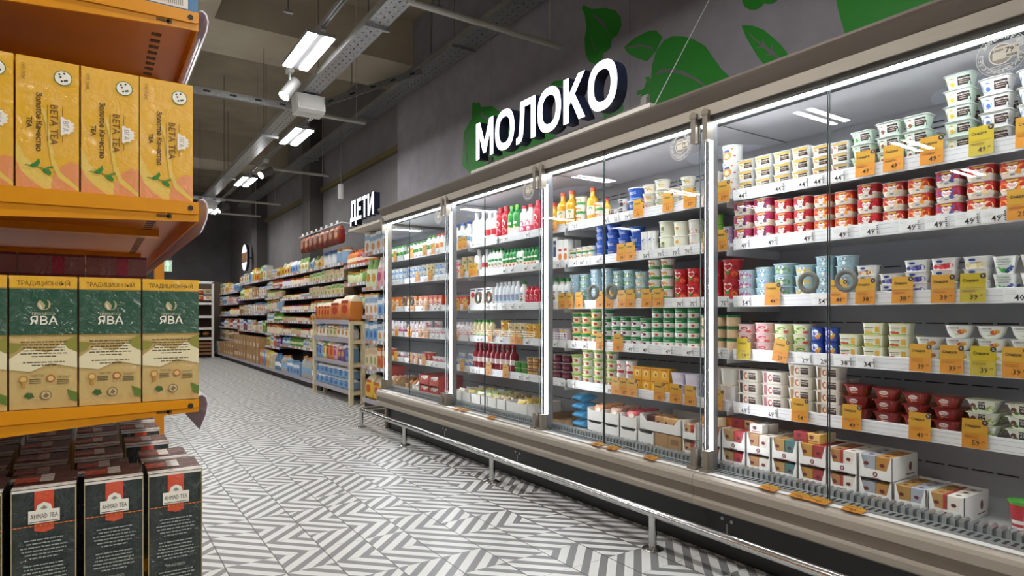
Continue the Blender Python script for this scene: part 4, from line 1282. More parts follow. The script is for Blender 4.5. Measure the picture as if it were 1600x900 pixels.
TRX = 2.468
DEP = .2
cols = [('ac8450', 'c4702a', 'tan and orange'), ('b08e5a', 'b03a42', 'tan and crimson'), ('b4865a', 'dfd8cc', 'tan and ivory'), ('ae8850', '4a7a78', 'tan and teal'), ('b88a3e', 'a33a3c', 'golden and red'), ('b08052', 'e6ded2', 'tan and pale'),
        ('a8adb4', 'b8843e', 'silver and tan'), ('b08644', 'a8adb8', 'tan and silver'), ('b48c50', 'ece6d8', 'tan and cream')]
tp = [(1096, 1127, 2), (1127, 1165, 2), (1166, 1204, 2), (1205, 1246, 2), (1247, 1292, 2), (1293, 1340, 2), (1341, 1395, 2), (1396, 1448, 1), (1450, 1508, 1)]
TR0 = None
nb = 0
for i, ((a, b, layers), (c1, c2, nm)) in enumerate(zip(tp, cols)):
    ya, yb = on_x(a, HY, TRX)[0], on_x(b, HY, TRX)[0]
    w = (ya - yb) * .97
    y = (ya + yb) / 2
    for L in range(layers):
        z = DZ + L * .0905
        o = tray(w, DEP, .09, CARTON)
        place(o, TRX, y, z)
        lv = '' if layers == 1 else ('lower ' if L == 0 else 'upper ')
        tag(o, f'{lv}white card tray of {nm} curd boxes, {ORD[i + 1]} column from left, nearest bay', 'carton', 'white card trays on the case deck')
        bw = w * .46
        n_d = 3
        hh = .074 if (L == 0 and layers == 2) else .084
        for cidx, cc in enumerate((c1, c2)):
            src = None
            for r in range(n_d):
                if src is None:
                    src = snack_box(bw, .056, hh, cc, side='a83a30' if i in (5, 8) and cidx == 0 else None)
                    o = src
                else:
                    o = dup(src)
                place(o, TRX + .032 + r * .058, y + (.5 - cidx) * bw * 1.03, z + .003, rnd.uniform(-.02, .02))
                tag(o, f'{nm.split(" and ")[cidx]} curd snack box, {("front", "middle", "rear")[r]} in {lv}tray, {ORD[i + 1]} tray column, nearest bay', 'snack box', 'curd snack boxes in the card trays')
for i, (px, py, cc, nm, dz, dx) in enumerate(((1110, 0, 'e0962f', 'yellow', .185, .05), (1122, 0, 'e8dcb4', 'pale yellow', .185, .05), (1140, 0, 'd9762a', 'orange', .185, .1), (1157, 0, 'b03038', 'crimson', .185, .1), (1186, 0, 'eeece6', 'white', .185, .05), (1202, 0, 'e9e6e0', 'white', .185, .11), (1176, 0, 'd8b088', 'tan', .185, .11),
                                              (1256, 0, 'a33036', 'red', .185, .05), (1276, 0, 'd9b060', 'golden', .185, .05), (1290, 0, 'e8dcc0', 'cream', .185, .11))):
    y = on_x(px, HY, TRX + dx)[0]
    place(tag(snack_box(.062, .05, .04, cc), f'loose {nm} curd box lying on the trays, {ORD[i + 1]} such from left, nearest bay', 'snack box', 'loose curd boxes on the trays'), TRX + dx, y, DZ + dz - .003 if False else DZ + .0905 + .0885, rnd.uniform(-.1, .1))
t, o = get('drinkcup')
place(o, 2.54, on_x(1597, HY, 2.54)[0], DZ)
tag(o, 'green cup of red and white pudding standing alone on the deck', 'dessert')
place(tag(tray(.14, .2, .07, CARTON, .06, False), 'empty low white card tray at the near end of the deck', 'carton'), 2.47, .69, DZ)


def pillow(w, d, h, c, c2, name='snack_packet'):
    g = G()
    hw, hd = w / 2, d / 2
    g.loft([rring(hw, hd * .1, .002, 0, 2)] + [rring(hw * (1 - .06 * sin(pi * t)), hd * max(.12, sin(pi * t)) ** .6, .012, h * t, 2) for t in (.06, .15, .35, .6, .85, .94)] + [rring(hw, hd * .1, .002, h, 2)], M(c, .3))
    g.add([(-hd * 1.02, hw * .5 * cos(2 * pi * k / 10), h * .5 + h * .22 * sin(2 * pi * k / 10)) for k in range(10)], [list(range(10))], M(c2, .35))
    g.add([(-hd * 1.03, -.1 * hw + hw * .3 * cos(2 * pi * k / 8), h * .48 + h * .1 * sin(2 * pi * k / 8)) for k in range(8)], [list(range(8))], M('f2eee4', .35))
    return g.build(name)


def lay(o, x, y, z, th, rz=0):
    """lay a pillow packet on its back"""
    o.location = (x, y, z + th / 2)
    o.rotation_euler = (R(90), 0, R(90) + rz)
    return o


# second bay deck
def carton(px0, px1, h, d, mat, label, z=DZ, x=2.48, closed=False, off=0.0, k=1.0, lip=None):
    ya, yb = on_x(off + px0 * k, HY, x)[0], on_x(off + px1 * k, HY, x)[0]
    w, y = (ya - yb) * .97, (ya + yb) / 2
    if closed:
        g = G()
        g.box(0, d, -w / 2, w / 2, 0, h, mat)
        g.box(-.0006, 0, -w * .02, w * .02, 0, h, M('9a7a50', .6))
        g.box(-.0006, 0, -w * .4, -w * .1, h * .5, h * .8, M('8a6a42', .6))
        o = g.build('cardboard_box')
    else:
        o = tray(w, d, h, mat, lip or h * .85, False)
        o.name = 'cardboard_box'
    place(o, x, y, z)
    tag(o, label, 'carton', 'cartons on the case deck')
    return y, w


carton(24, 140, .05, .3, KRAFT, 'low brown tray beside blue packets on the deck, second bay', off=830, k=.378)
for q in range(4):
    o = pillow(.1, .05, .13, '4a9ac8', 'd8e6ee')
    y = on_x(830 + 185 * .378, HY, 2.52)[0]
    lay(o, 2.515 + .01 * (q % 2), y + .065 + .004 * q, DZ + q * .034, .05, R(90))
    o.rotation_euler = (R(90), R(0), R(0))
    o.location = (2.53, y + .004 * q, DZ + .03 + q * .054)
    o.rotation_euler = (0, R(88), rnd.uniform(-.1, .1))
    tag(o, f'pale blue curd packet, {("lowest", "second", "third", "topmost")[q]} of the pile on the deck, second bay', 'packet', 'blue packets piled on the deck')
for i, (a, b, top, nm) in enumerate(((231, 298, 'c98a5a', 'tan'), (299, 364, 'b98a70', 'brown'), (366, 438, 'c03a48', 'red'))):
    y, w = carton(a, b, .085, .26, CARTON, f'lower white carton under {nm} packets on the deck, second bay', off=830, k=.378)
    y, w = carton(a, b, .075, .26, CARTON, f'upper white carton holding {nm} packets on the deck, second bay', z=DZ + .086, off=830, k=.378, lip=.06)
    for q in range(4):
        o = pillow(w * .7, .034, .07, top, 'e8d8c0')
        o.location = (2.505 + q * .05, y + .005 * (q % 2), DZ + .086 + .025 + .004 * (q % 2))
        o.rotation_euler = (0, R(22), rnd.uniform(-.12, .12))
        tag(o, f'{nm} wrapped curd bar, {("front", "second", "third", "rear")[q]} in the {nm} open carton, second bay', 'packet', 'wrapped curd bars in open cartons')
y, w = carton(446, 622, .085, .26, CARTON, 'wide white tray of brown curd boxes above a kraft box, second bay', z=DZ + .096, off=830, k=.378, lip=.05)
for q in range(6):
    o = snack_box(w * .2, .05, .075, ('5a2f2a', 'c99a62', 'd2a86e')[min(q, 2)])
    place(o, 2.53 + .056 * (q // 4), y + w * (.3 - .2 * (q % 4)), DZ + .0985)
    tag(o, f'{("dark brown", "tan", "tan", "tan")[q % 4]} curd box, {ORD[q % 4 + 1]} in {("front", "rear")[q // 4]} row of the wide tray, second bay', 'snack box', 'curd boxes in the wide tray')
carton(510, 622, .092, .26, KRAFT, 'closed kraft carton under the wide white tray, second bay', closed=True, off=830, k=.378)
carton(440, 508, .09, .26, CARTON, 'white carton beside the kraft carton on the deck, second bay', off=830, k=.378)
for L in range(2):
    y, w = carton(624, 682, .09, .2, CARTON, f'{("lower", "upper")[L]} white tray beside the nearest mullion, second bay', z=DZ + L * .091, off=830, k=.378, lip=.036)
    for q in range(2):
        place(tag(snack_box(w * .44, .05, .07, ('d9b48a', 'c0392f')[q]), f'{("tan", "red")[q]} curd box in {("lower", "upper")[L]} tray beside the mullion, second bay', 'snack box'), 2.515, y + w * (.23 - .46 * q), DZ + L * .091 + .003)
# third bay deck
K5 = dict(off=540, k=.2)
for i, (a, b, nm, pc) in enumerate(((832, 908, 'first', 'e8e2dc'), (910, 978, 'second', 'd8cc5a'), (980, 1052, 'third', 'c9d4c0'), (1056, 1104, 'fourth', 'a8b86a'), (1106, 1178, 'fifth', 'b09a5a'), (1180, 1250, 'sixth', '8a7440'), (1252, 1420, 'seventh', 'c9a83a'))):
    y, w = carton(a, b, .1, .3, CARTON, f'{nm} white open carton from left on the deck, third bay', **K5, lip=.095)
    for q in range(4):
        o = pillow(w * .8 if w < .12 else .1, .03, .075, pc, ('d8b02a', 'f0ead8')[q % 2])
        o.location = (2.51 + q * .06, y + rnd.uniform(-.004, .004), DZ + .045 + .006 * (q % 2))
        o.rotation_euler = (0, R(22), rnd.uniform(-.12, .12))
        tag(o, f'wrapped curd bar, {("front", "second", "third", "rear")[q]} in the {nm} open carton, third bay', 'packet', 'wrapped curd bars in white cartons')
RED = M('c23a2c', .45)
for L in range(2):
    for i, (a, b) in enumerate(((575, 650), (652, 728), (760, 828))):
        if L and i == 2:
            continue
        y, w = carton(a, b, .09, .24, RED, f'{("lower", "upper")[L]} red display box, {ORD[i + 1]} from left around the far mullion', z=DZ + L * .091, **K5, lip=.045)
        for q in range(2):
            place(tag(snack_box(w * .42, .05, .07, 'eae4de', 'b03a30'), f'white and red packet, {("left", "right")[q]} half of {("lower", "upper")[L]} red box {ORD[i + 1]} from left', 'snack box', 'packets in the red boxes'), 2.515, y + w * (.22 - .44 * q), DZ + L * .091 + .003)
for i, (a, b) in enumerate(((466, 491), (493, 518), (520, 545), (547, 572))):
    y, w = carton(a, b, .07, .3, KRAFT if i < 2 else CARTON, f'{("first brown", "second brown", "first white", "second white")[i]} open tray from left, farthest bay deck', **K5, lip=.06)
    for q in range(5):
        o = pillow(w * .8, .04, .08, ('b8722a', 'c98a3a', 'd9c9e0', 'e6e2e0')[i], 'e8c070')
        o.location = (2.51 + q * .055, y, DZ + .02)
        o.rotation_euler = (0, R(22), rnd.uniform(-.12, .12))
        tag(o, f'{("golden", "amber", "lilac", "white")[i]} packet, {ORD[q + 1]} from front in its tray, farthest bay deck', 'packet', 'packets in trays of the farthest bay')
# wire baskets on the fourth shelf
for i, (a, b, bn) in enumerate(((696, 732, 'third'), (734, 834, 'third'), (848, 884, 'second'), (636, 688, 'farthest'))):
    ya, yb = on_x(a, HY, 2.5)[0], on_x(b, HY, 2.5)[0]
    for sh in ((3,) if i != 3 else (2, 3)):
        g = G()
        for z in (.025, .04, .055):
            g.cyl((2.505, ya, SZ[sh] + z), (2.505, yb, SZ[sh] + z), .0022, WHITE, n=6)
        q = 0
        while q <= 8:
            yy = ya + (yb - ya) * q / 8
            g.cyl((2.505, yy, SZ[sh] + .0), (2.505, yy, SZ[sh] + .055), .0018, WHITE, n=6)
            q += 1
        tag(g.build('wire_fence'), f'white wire front rail number {ORD[i + 1]} on the {SHN[sh]} shelf, {bn} bay', 'shelf rail')

# ------------------------------------------------------------------ yellow tea shelving at the near end of the aisle
YEL = noisy('d68a06', 'dc900a', 20, .35, name='yellow_enamel')
YELD = M('a86a0e', .35, .2)
YELU = M('b46a06', .38)
PL = M('f0ebfa', .3, trans=.2)
FY = 1.14
shelf = empty('shelving_unit', (-.1, 2.1, 0))
tag(shelf, 'yellow metal shelving unit stacked with boxes of tea', 'shelving')
XL, XR = -.5, .142


def tea_shelf(zt, th0, th1, y0=FY - .004, y1=3.08):
    g = G()
    # side bracket, tapering towards the aisle edge
    g.prism([(XR, zt), (XR, zt - th0), (XR - .03, zt - th0 - .001), (XL, zt - th1), (XL, zt)], 1, y0, y0 + .004, YEL)
    g.prism([(XR + .0, zt + .001), (XR, zt - th0 * .55), (XR - .004, zt - th0 * .62), (XL, zt - th1 * .45), (XL, zt + .001)], 1, y0 - .003, y0, YEL)
    s = part(g, 'shelf', shelf)
    g = G()
    g.box(XL, XR, y0 + .004, y1, zt - .006, zt - .001, YELU)
    g.box(XR - .003, XR, y0 + .004, y1, zt - th0, zt - .006, YEL)
    g.box(XL + .03, XL + .06, y0 + .5, y0 + .504, zt - .04, zt - .006, YELD)
    for yy in (y0 + .35, y0 + .95, y0 + 1.5):
        g.box(XL, XR - .03, yy, yy + .04, zt - .02, zt - .006, YEL)
    yy = y0 + .1
    while yy < y1:
        g.box(XR - .06, XR - .045, yy, yy + .012, zt - .0068, zt - .0058, M('3a2608', .6))
        yy += .03
    g.build('deck_plate', s)
    g = G()
    g.cyl((XR - .012, y0 - .0038, zt - .009), (XR - .012, y0 - .003, zt - .009), .0042, M('2a1c08', .6))
    xk = XR - .05
    g.cyl((xk + .008, y0 - .0008, zt - th0 * .82), (xk + .008, y0 - .0002, zt - th0 * .82), .004, M('5a3c08', .6))
    g.box(xk - .01, xk + .008, y0 - .0008, y0 - .0002, zt - th0 * .82 - .002, zt - th0 * .82 + .002, M('5a3c08', .6))
    g.build('keyhole_slot', s)
    g = G()
    pr = [(XR + .001, zt + .006), (XR + .006, zt + .009), (XR + .0125, zt + .004), (XR + .0155, zt - .008), (XR + .013, zt - .025), (XR + .006, zt - .044), (XR + .002, zt - .05), (XR + .004, zt - .044), (XR + .011, zt - .025), (XR + .0135, zt - .008), (XR + .011, zt + .002), (XR + .006, zt + .0065)]
    g.prism(pr, 1, y0 + .001, y1, PL)
    g.build('price_rail', s)


for zt, a, b in ((1.5765, .027, .075), (1.268, .03, .062), (.948, .02, .062)):
    tea_shelf(zt, a, b)
g = G()
g.box(XL, XR + .02, FY - .01, 3.08, .5, .585, YEL)
g.box(XL, XR + .01, FY + .02, 3.06, .0, .5, YELD)
part(g, 'base_deck', shelf)
g = G()
g.box(XL - .03, XL, FY, 3.08, 0, 1.95, M('8a5a12', .5))
for yy in (FY + .3, FY + .9, FY + 1.5):
    g.box(XL, XL + .01, yy, yy + .05, .5, 1.9, YEL)
part(g, 'back_panel', shelf)
g = G()
g.box(.217, .251, 3.08, 3.14, 0, 1.9, YEL)
g.box(XL, .251, 3.085, 3.13, 0, .06, YEL)
part(g, 'end_post', shelf)

F_GOLD, F_GREEN, F_BEIGE, F_DARK, F_ORG, F_WHT = film('e2aa0a', 'film_gold'), film('12492f', 'film_green'), film('c9aa66', 'film_beige'), film('12221c', 'film_dark'), film('cf4a22', 'film_orange'), film('e4ddd0', 'film_white')
F_PEACH, F_LEMON, F_BROWN = film('dd8a4a', 'film_peach'), film('e0bb4a', 'film_lemon'), film('5a2a20', 'film_brown')
F_BLUE = film('2f6f9c', 'film_blue')


class Face:
    """flat artwork on the front (-Y) face of a tea box; u right, v up in box units"""

    def __init__(s, g, w, h):
        s.g, s.w, s.h, s.e = g, w, h, .0004

    def p(s, u, v):
        return ((u - .5) * s.w, -s.e, v * s.h)

    def poly(s, pts, m):
        s.e += .00006
        tri = tessellate_polygon([[Vector((a, b, 0)) for a, b in pts]])
        s.g.add([s.p(*q) for q in pts], tri, m)

    def rect(s, a, b, c, d, m):
        s.poly([(a, b), (c, b), (c, d), (a, d)], m)

    def words(s, a, b, v0, v1, m, r):
        """a line of small print, word by word"""
        u = a
        while u < b:
            w = r.uniform(.03, .095)
            s.e -= .00006
            s.rect(u, v0, min(u + w, b), v1, m)
            u += w + .014

    def ell(s, cu, cv, ru, m, n=20, rv=None):
        rv = rv or ru * s.w / s.h
        s.poly([(cu + ru * cos(2 * pi * k / n), cv + rv * sin(2 * pi * k / n)) for k in range(n)], m)

    def text(s, t, cu, cv, hh, m, rot=0, bold=.0, wmax=None):
        s.e += .00006
        w = text_geo(t, bold)[2] * hh
        kx = min(1, wmax / w) if wmax else 1
        c, q = cos(rot), sin(rot)
        s.g.text(t, m, lambda u, v: ((cu - .5) * s.w + u * kx * c - v * q, -s.e, cv * s.h + u * kx * q + v * c), hh, bold)


def tea_box(w, d, h, m):
    g = G()
    g.box(-w / 2, w / 2, 0, d, 0, h, m)
    return g


def beta_box():
    w, h = .0745, .190
    g = tea_box(w, .13, h, F_GOLD)
    f = Face(g, w, h)
    br, gr = M('6a4310', .5), M('2f7d2c', .5)
    f.poly([(0, 0), (0, .36)] + [(.0 + .95 * t, .36 - .36 * t ** .55) for t in (.15, .3, .5, .7, .85, 1)], F_LEMON)
    f.poly([(0, 0), (0, .2)] + [(.45 * t, .2 - .2 * t ** .6) for t in (.2, .4, .6, .8, 1)], F_PEACH)
    f.poly([(1, .22), (.86, .23), (.72, .19), (.6, .12), (.55, .05), (.55, 0), (1, 0)], F_PEACH)
    f.poly([(.38, .62), (.46, .5), (.5, .36), (.55, .2), (.66, .1), (1, .0), (1, .03), (.7, .14), (.6, .24), (.55, .4), (.5, .54), (.44, .62)], F_LEMON)
    f.ell(.74, .875, .15, M('2f6a3a', .4))
    f.ell(.74, .875, .135, M('f0e9d8', .4))
    for a, b in ((.7, .88), (.76, .91), (.8, .86), (.72, .85), (.77, .855), (.68, .9)):
        f.ell(a, b, .02, M('3a2a20', .5), 8)
    f.text('Золотое Качество', .36, .51, .0068, M('3f2f12', .5), -pi / 2, .02)
    f.text('TEA', .21, .5, .0062, M('3f2f12', .5), -pi / 2, .02)
    f.text('BETA TEA', .6, .5, .0095, br, -pi / 2, .0)
    for u in (.49, .73):
        f.rect(u, .37, u + .008, .65, br)
    f.poly([(.7, .56), (.72, .575), (.76, .56), (.8, .555), (.84, .56), (.86, .54), (.92, .53), (.9, .51), (.94, .5), (.9, .49), (.92, .47), (.86, .46), (.84, .44), (.8, .445), (.76, .44), (.72, .425), (.7, .44)], M('ece4d4', .4))
    f.text('ВГА', .78, .5, .006, M('8a7a6a', .5), -pi / 2)
    f.text('100 пак', .12, .88, .005, br, -pi / 2)
    for pts in ([(.2, .17), (.3, .2), (.36, .23), (.38, .2), (.34, .17), (.26, .16)], [(.4, .15), (.5, .16), (.56, .13), (.54, .11), (.46, .12)], [(.46, .165), (.56, .18), (.6, .18), (.54, .16)]):
        f.poly(pts, gr)
    f.poly([(.14, .17), (.3, .165), (.5, .15), (.5, .155), (.3, .172), (.14, .176)], gr)
    return g.build('tea_box')


def java_box():
    w, h = .0795, .193
    g = tea_box(w, .13, h, F_BEIGE)
    f = Face(g, w, h)
    gold, dg = M('b08a3c', .4, .3), M('5a5138', .5)
    f.rect(0, .91, 1, 1, F_GOLD)
    f.text('ТРАДИЦИОННЫЙ', .5, .945, .0062, M('5a4410', .5), 0, .01, w * .78)
    f.rect(0, .55, 1, .91, F_GREEN)
    f.rect(0, .902, 1, .91, gold)
    f.rect(0, .55, 1, .556, gold)
    f.ell(.5, .785, .1, M('c9b68a', .35, .3))
    f.poly([(.44, .82), (.52, .835), (.57, .8), (.56, .76), (.5, .745), (.52, .78), (.49, .8)], M('2a5a3a', .4))
    f.poly([(.42, .8), (.44, .76), (.48, .745), (.46, .78)], M('e8dcb8', .4))
    f.text('ПРИНЦЕССА', .5, .715, .0032, M('d9cfa8', .4), 0, 0, w * .34)
    f.text('ЯВА', .5, .665, .0118, M('efe9d6', .4), 0, .012)
    f.poly([(.0, .38), (.25, .46), (.55, .42), (.8, .5), (1, .54), (1, .3), (.6, .34), (.3, .28), (0, .3)], M('e6d9b0', .5))
    f.poly([(.78, .5), (1, .55), (1, .42), (.86, .45)], M('8f8a3a', .5))
    f.poly([(.0, .5), (.0, .42), (.12, .44), (.2, .49)], M('8f8a3a', .5))
    r2 = random.Random(3)
    for k in range(9):
        hw = .36 - .08 * r2.random() if k not in (5, 8) else .18
        if k == 6:
            continue
        v = .5 - k * .022
        f.words(.5 - hw, .5 + hw, v, v + .0075, dg, r2)
    for u, c in ((.2, 'b8863a'), (.6, 'b0683a')):
        f.ell(u, .225, .07, M(c, .4))
        f.ell(u, .225, .045, M('dcb878', .4))
    f.text('ТОВАР ГОДА', .4, .25, .003, dg, 0, 0, w * .2)
    f.text('ПРОДУКТ', .8, .235, .003, dg, 0, 0, w * .2)
    for k in range(3):
        f.rect(.29, .22 - k * .014, .46, .226 - k * .014, dg)
        f.rect(.7, .21 - k * .014, .88, .216 - k * .014, dg)
    f.poly([(.18, .21), (.22, .21), (.23, .16), (.17, .16)], M('b8863a', .4))
    f.poly([(.2, .1), (.25, .125), (.33, .12), (.36, .09), (.28, .075)], M('3f5f2a', .5))
    f.ell(.53, .1, .085, M('7a6a4a', .5))
    f.ell(.53, .1, .07, M('cdb078', .5))
    f.poly([(.48, .09), (.53, .12), (.58, .1), (.54, .08)], M('7a6a4a', .5))
    f.poly([(.84, .14), (1, .11), (1, .04), (.9, .06)], M('5f7a2a', .5))
    return g.build('tea_box')


def ahmad_box():
    w, h, d = .077, .235, .105
    g = tea_box(w, d, h, F_DARK)
    f = Face(g, w, h)
    crm, ink, lg = M('ece6d6', .4), M('2a2a26', .5), M('9aa39a', .5)
    f.rect(0, .985, 1, 1, F_WHT)
    f.rect(0, 0, .015, 1, M('b0a070', .4))
    f.rect(.98, 0, 1, 1, M('b0a070', .4))
    f.rect(.35, .79, .65, .985, F_ORG)
    f.poly([(.35, .8), (.65, .8), (.65, .755), (.5, .742), (.35, .755)], F_ORG)
    f.rect(0, .782, 1, .787, M('c8783a', .5))
    for k in range(26):
        f.ell(.02 + k * .039, .785, .011, M(('c23a24', 'd9a03a')[k % 2], .5), 8)
    f.rect(.26, .80, .74, .875, crm)
    f.poly([(.37, .87), (.4, .905), (.5, .922), (.6, .905), (.63, .87)], crm)
    f.rect(.28, .806, .72, .81, ink)
    f.text('AHMAD TEA', .5, .84, .0066, ink, 0, .0, w * .42)
    f.poly([(.44, .885), (.5, .902), (.56, .885), (.5, .878)], M('8a8a7a', .5))
    r2 = random.Random(5)
    v = .7
    for par in (6, 6, 1, 7, 4):
        for k in range(par):
            hw = .36 - .1 * r2.random() if k < par - 1 else .22
            if par == 1:
                f.text('INGREDIENTS', .5, v, .004, lg, 0, 0, w * .34)
            else:
                f.words(.5 - hw, .5 + hw, v, v + .007, lg, r2)
            v -= .021
        v -= .022
    # top face
    s = .0005
    for a, b, c, m in ((0, 1, .0, F_BROWN),):
        g.add([(-w / 2, 0, h + s), (w / 2, 0, h + s), (w / 2, d, h + s), (-w / 2, d, h + s)], [(0, 1, 2, 3)], F_BROWN)
    g.add([(-w / 2, .0, h + 2 * s), (w / 2, .0, h + 2 * s), (w / 2, .022, h + 2 * s), (-w / 2, .022, h + 2 * s)], [(0, 1, 2, 3)], F_WHT)
    g.add([(-w / 2, .045, h + 2 * s), (w * .1, .045, h + 2 * s), (w * .1, .08, h + 2 * s), (-w / 2, .08, h + 2 * s)], [(0, 1, 2, 3)], F_ORG)
    g.add([(-w * .1, .04, h + 3 * s), (w * .12, .04, h + 3 * s), (w * .12, .09, h + 3 * s), (-w * .1, .09, h + 3 * s)], [(0, 1, 2, 3)], F_WHT)
    return g.build('tea_box')


bb, jb, ab = beta_box(), java_box(), ahmad_box()
for i, (x0, x1) in enumerate(((.0605, .133), (-.0165, .0585), (-.0935, -.0185), (-.171, -.0955))):
    for r in range(2):
        o = bb if i == 0 and r == 0 else dup(bb)
        o.location = ((x0 + x1) / 2, FY + r * .135, 1.2695)
        tag(o, f'golden yellow tea box, {ORD[i + 1]} from the aisle end' + (', behind the front one' if r else ' in the front row'), 'tea box', 'golden tea boxes on the upper shelf')
for i, (x0, x1) in enumerate(((.063, .143), (-.019, .0615), (-.101, -.0205), (-.183, -.1025))):
    o = jb if i == 0 else dup(jb)
    o.location = ((x0 + x1) / 2, FY, .9495)
    tag(o, f'green and beige tea box, {ORD[i + 1]} from the aisle end', 'tea box', 'green and beige tea boxes on the middle shelf')
for i, x in enumerate((.1095, .026, -.0605, -.147)):
    for r, y in enumerate((0, .125, .25, .39, .53, .67, .81, .95, 1.09)):
        if i == 0 and r == 1:
            y = .175
        if i == 0 and r == 2:
            y = .35
        if i == 0 and r == 3:
            continue
        o = ab if i == 0 and r == 0 else dup(ab)
        o.location = (x + (.0, -.012, -.018, -.02, -.02, -.02, -.02, -.02, -.02)[r] + (.012 if i == 0 and r == 1 else 0), FY + y, .5855)
        o.scale = (1, 1, 1.055 if r == 0 else 1.0)
        tag(o, f'dark green tea box, {ORD[i + 1]} from the aisle end, {("front" if r == 0 else ORD[r + 1])} row', 'tea box', 'dark green tea boxes on the lowest shelf')
for i, (x, c, y) in enumerate(((.04, '6a1a24', .42), (-.07, '6a1a24', .42), (-.18, '5a1620', .42))):
    g = G()
    g.box(-.054, .054, 0, .1, 0, .26, film(c, 'film_wine'))
    g.box(-.054, .054, -.001, 0, .22, .255, film('8a5a58', 'film_rose'))
    g.box(.0, .02, -.0012, -.001, .22, .255, film('a82a4a', 'film_magenta'))
    o = g.build('tea_box')
    o.location = (x, FY + y, .9495)
    tag(o, f'wine red box behind the green tea boxes, {ORD[i + 1]} from the aisle end', 'tea box', 'wine red boxes behind the green tea boxes')
g = G()
g.box(-.04, .04, 0, .12, 0, .17, F_BLUE)
f = Face(g, .08, .17)
f.rect(.05, .03, .82, .12, F_WHT)
for k in range(18):
    f.rect(.12 + k * .035, .05, .13 + k * .035, .11, M('2a2a2a', .5))
f.text('ЧАЙ', .5, .6, .014, F_WHT)
o = g.build('tea_box')
o.location = (.1015, FY + .002, 1.578)
tag(o, 'blue tea box with a white bar code label on the topmost shelf', 'tea box')
for i, x in enumerate((.0, -.09)):
    c = dup(o)
    c.location = (x - .002, FY + .02, 1.578)
    tag(c, f'blue tea box on the topmost shelf, {ORD[i + 2]} from the aisle end', 'tea box')
# ------------------------------------------------------------------ lamps, tracks, trays and pipes under the ceiling
LAMP = emit('fbfaf9', LAMP_E, 'led_panel_light')
SPOTM = emit('ffffff', 30, 'spot_lens_light')
LWHITE = M('d9d9d6', .4)
LGREY = M('8f9092', .4, .3)


def lamp_fixture(x, y, z, label, across=False):
    root = empty('twin_panel_lamp', (x, y, z + .04))
    tag(root, label, 'ceiling lamp', 'twin panel lamps under the ceiling')
    g = G()
    g.box(x - .11, x + .11, y - .385, y + .385, z + .006, z + .03, LGREY)
    g.box(x - .02, x + .02, y - .43, y + .43, z + .03, z + .06, LGREY)
    part(g, 'housing', root)
    for s in (-1, 1):
        g = G()
        g.box(x + s * .068 - .033, x + s * .068 + .033, y - .37, y + .37, z, z + .006, LAMP)
        part(g, 'light_panel', root)
    if across:
        root.rotation_euler = (0, 0, R(90))


def track(x, y0, y1, z, label, rods):
    root = empty('lighting_track', (x, (y0 + y1) / 2, z))
    tag(root, label, 'lighting track')
    g = G()
    g.box(x - .018, x + .018, y0, y1, z, z + .035, LGREY)
    g.box(x - .006, x + .006, y0, y1, z - .001, z, BLACK)
    part(g, 'rail_profile', root)
    for y in rods:
        g = G()
        g.cyl((x, y, z + .035), (x, y, 4.75), .004, M('6a6a6a', .5))
        part(g, 'hanger_rod', root)


LZ = 3.2
for i, (x, y0, y1, ys, nm, rods) in enumerate((
        (1.435, -3.6, 5.6, (5.13, 1.9, -1.3), 'over the near aisle', (4.4, 2.6)),
        (2.0, 6.6, 17.4, (7.63, 10.64, 13.96, 16.9), 'over the far aisle', (6.75, 9.2, 12.2)),
        (-1.84, -3, 17, (.55, 3.73, 7.4, 10.9, 14.4), 'over the tea aisle', (2, 9)),
        (-3.87, -3, 17, (.55, 3.74, 7.4, 10.9, 14.4), 'beyond the tea aisle', (2, 9)),
        (-6.2, -3, 17, (.55, 4.0, 7.6, 11.2), 'over the outermost aisle', (2, 9)))):
    track(x, y0, y1, LZ + .06, f'grey lighting track hanging {nm}', rods)
    for k, y in enumerate(ys):
        lamp_fixture(x, y, LZ, f'lit twin panel lamp, {ORD[k + 1]} of the row {nm}', i > 1)


def spot(x, y, z, dirv, label, power=60):
    root = empty('track_spotlight', (x, y, z))
    tag(root, label, 'spotlight', 'white track spotlights')
    d = Vector(dirv).normalized()
    c = Vector((x, y, z - .12))
    g = G()
    g.cyl(c - d * .1, c + d * .1, .052, M('5c5c5a', .5), n=20)
    part(g, 'barrel', root)
    g = G()
    g.cyl(c + d * .1, c + d * .103, .045, SPOTM, n=20)
    part(g, 'lens', root)
    ld = bpy.data.lights.new('spot_beam', 'SPOT')
    ld.energy = power
    ld.spot_size = R(58)
    ld.spot_blend = .7
    ld.shadow_soft_size = .045
    ld.color = (1, .96, .9)
    lo = bpy.data.objects.new('spot_beam', ld)
    COL.objects.link(lo)
    lo.parent = root
    lo.location = c + d * .11 - root.location
    lo.rotation_euler = d.to_track_quat('-Z', 'Y').to_euler()
    g = G()
    g.cyl((x, y, z + .06), (x, y, z - .08), .012, LGREY)
    g.box(x - .025, x + .025, y - .05, y + .05, z + .02, z + .062, LWHITE)
    part(g, 'bracket', root)


spot(1.435, 5.68, 3.2, (-.55, -.2, -.8), 'white track spotlight just past the first ceiling lamp')
spot(2.0, 9.2, 3.2, (-.75, -.35, -.5), 'white track spotlight between the second and third lamps')
spot(2.0, 12.7, 3.2, (-.75, -.2, -.5), 'white track spotlight before the fourth lamp')


spot(1.435, .6, 3.2, (-1.0, .45, -1.5), 'unseen track spotlight added above the camera to brighten the tea shelving', 110)  # this spot and the next are out of view, added to brighten the tea boxes
spot(1.435, -2.2, 3.2, (-1.25, 3.0, -2.1), 'unseen track spotlight added behind the camera to brighten the tea shelving', 160)


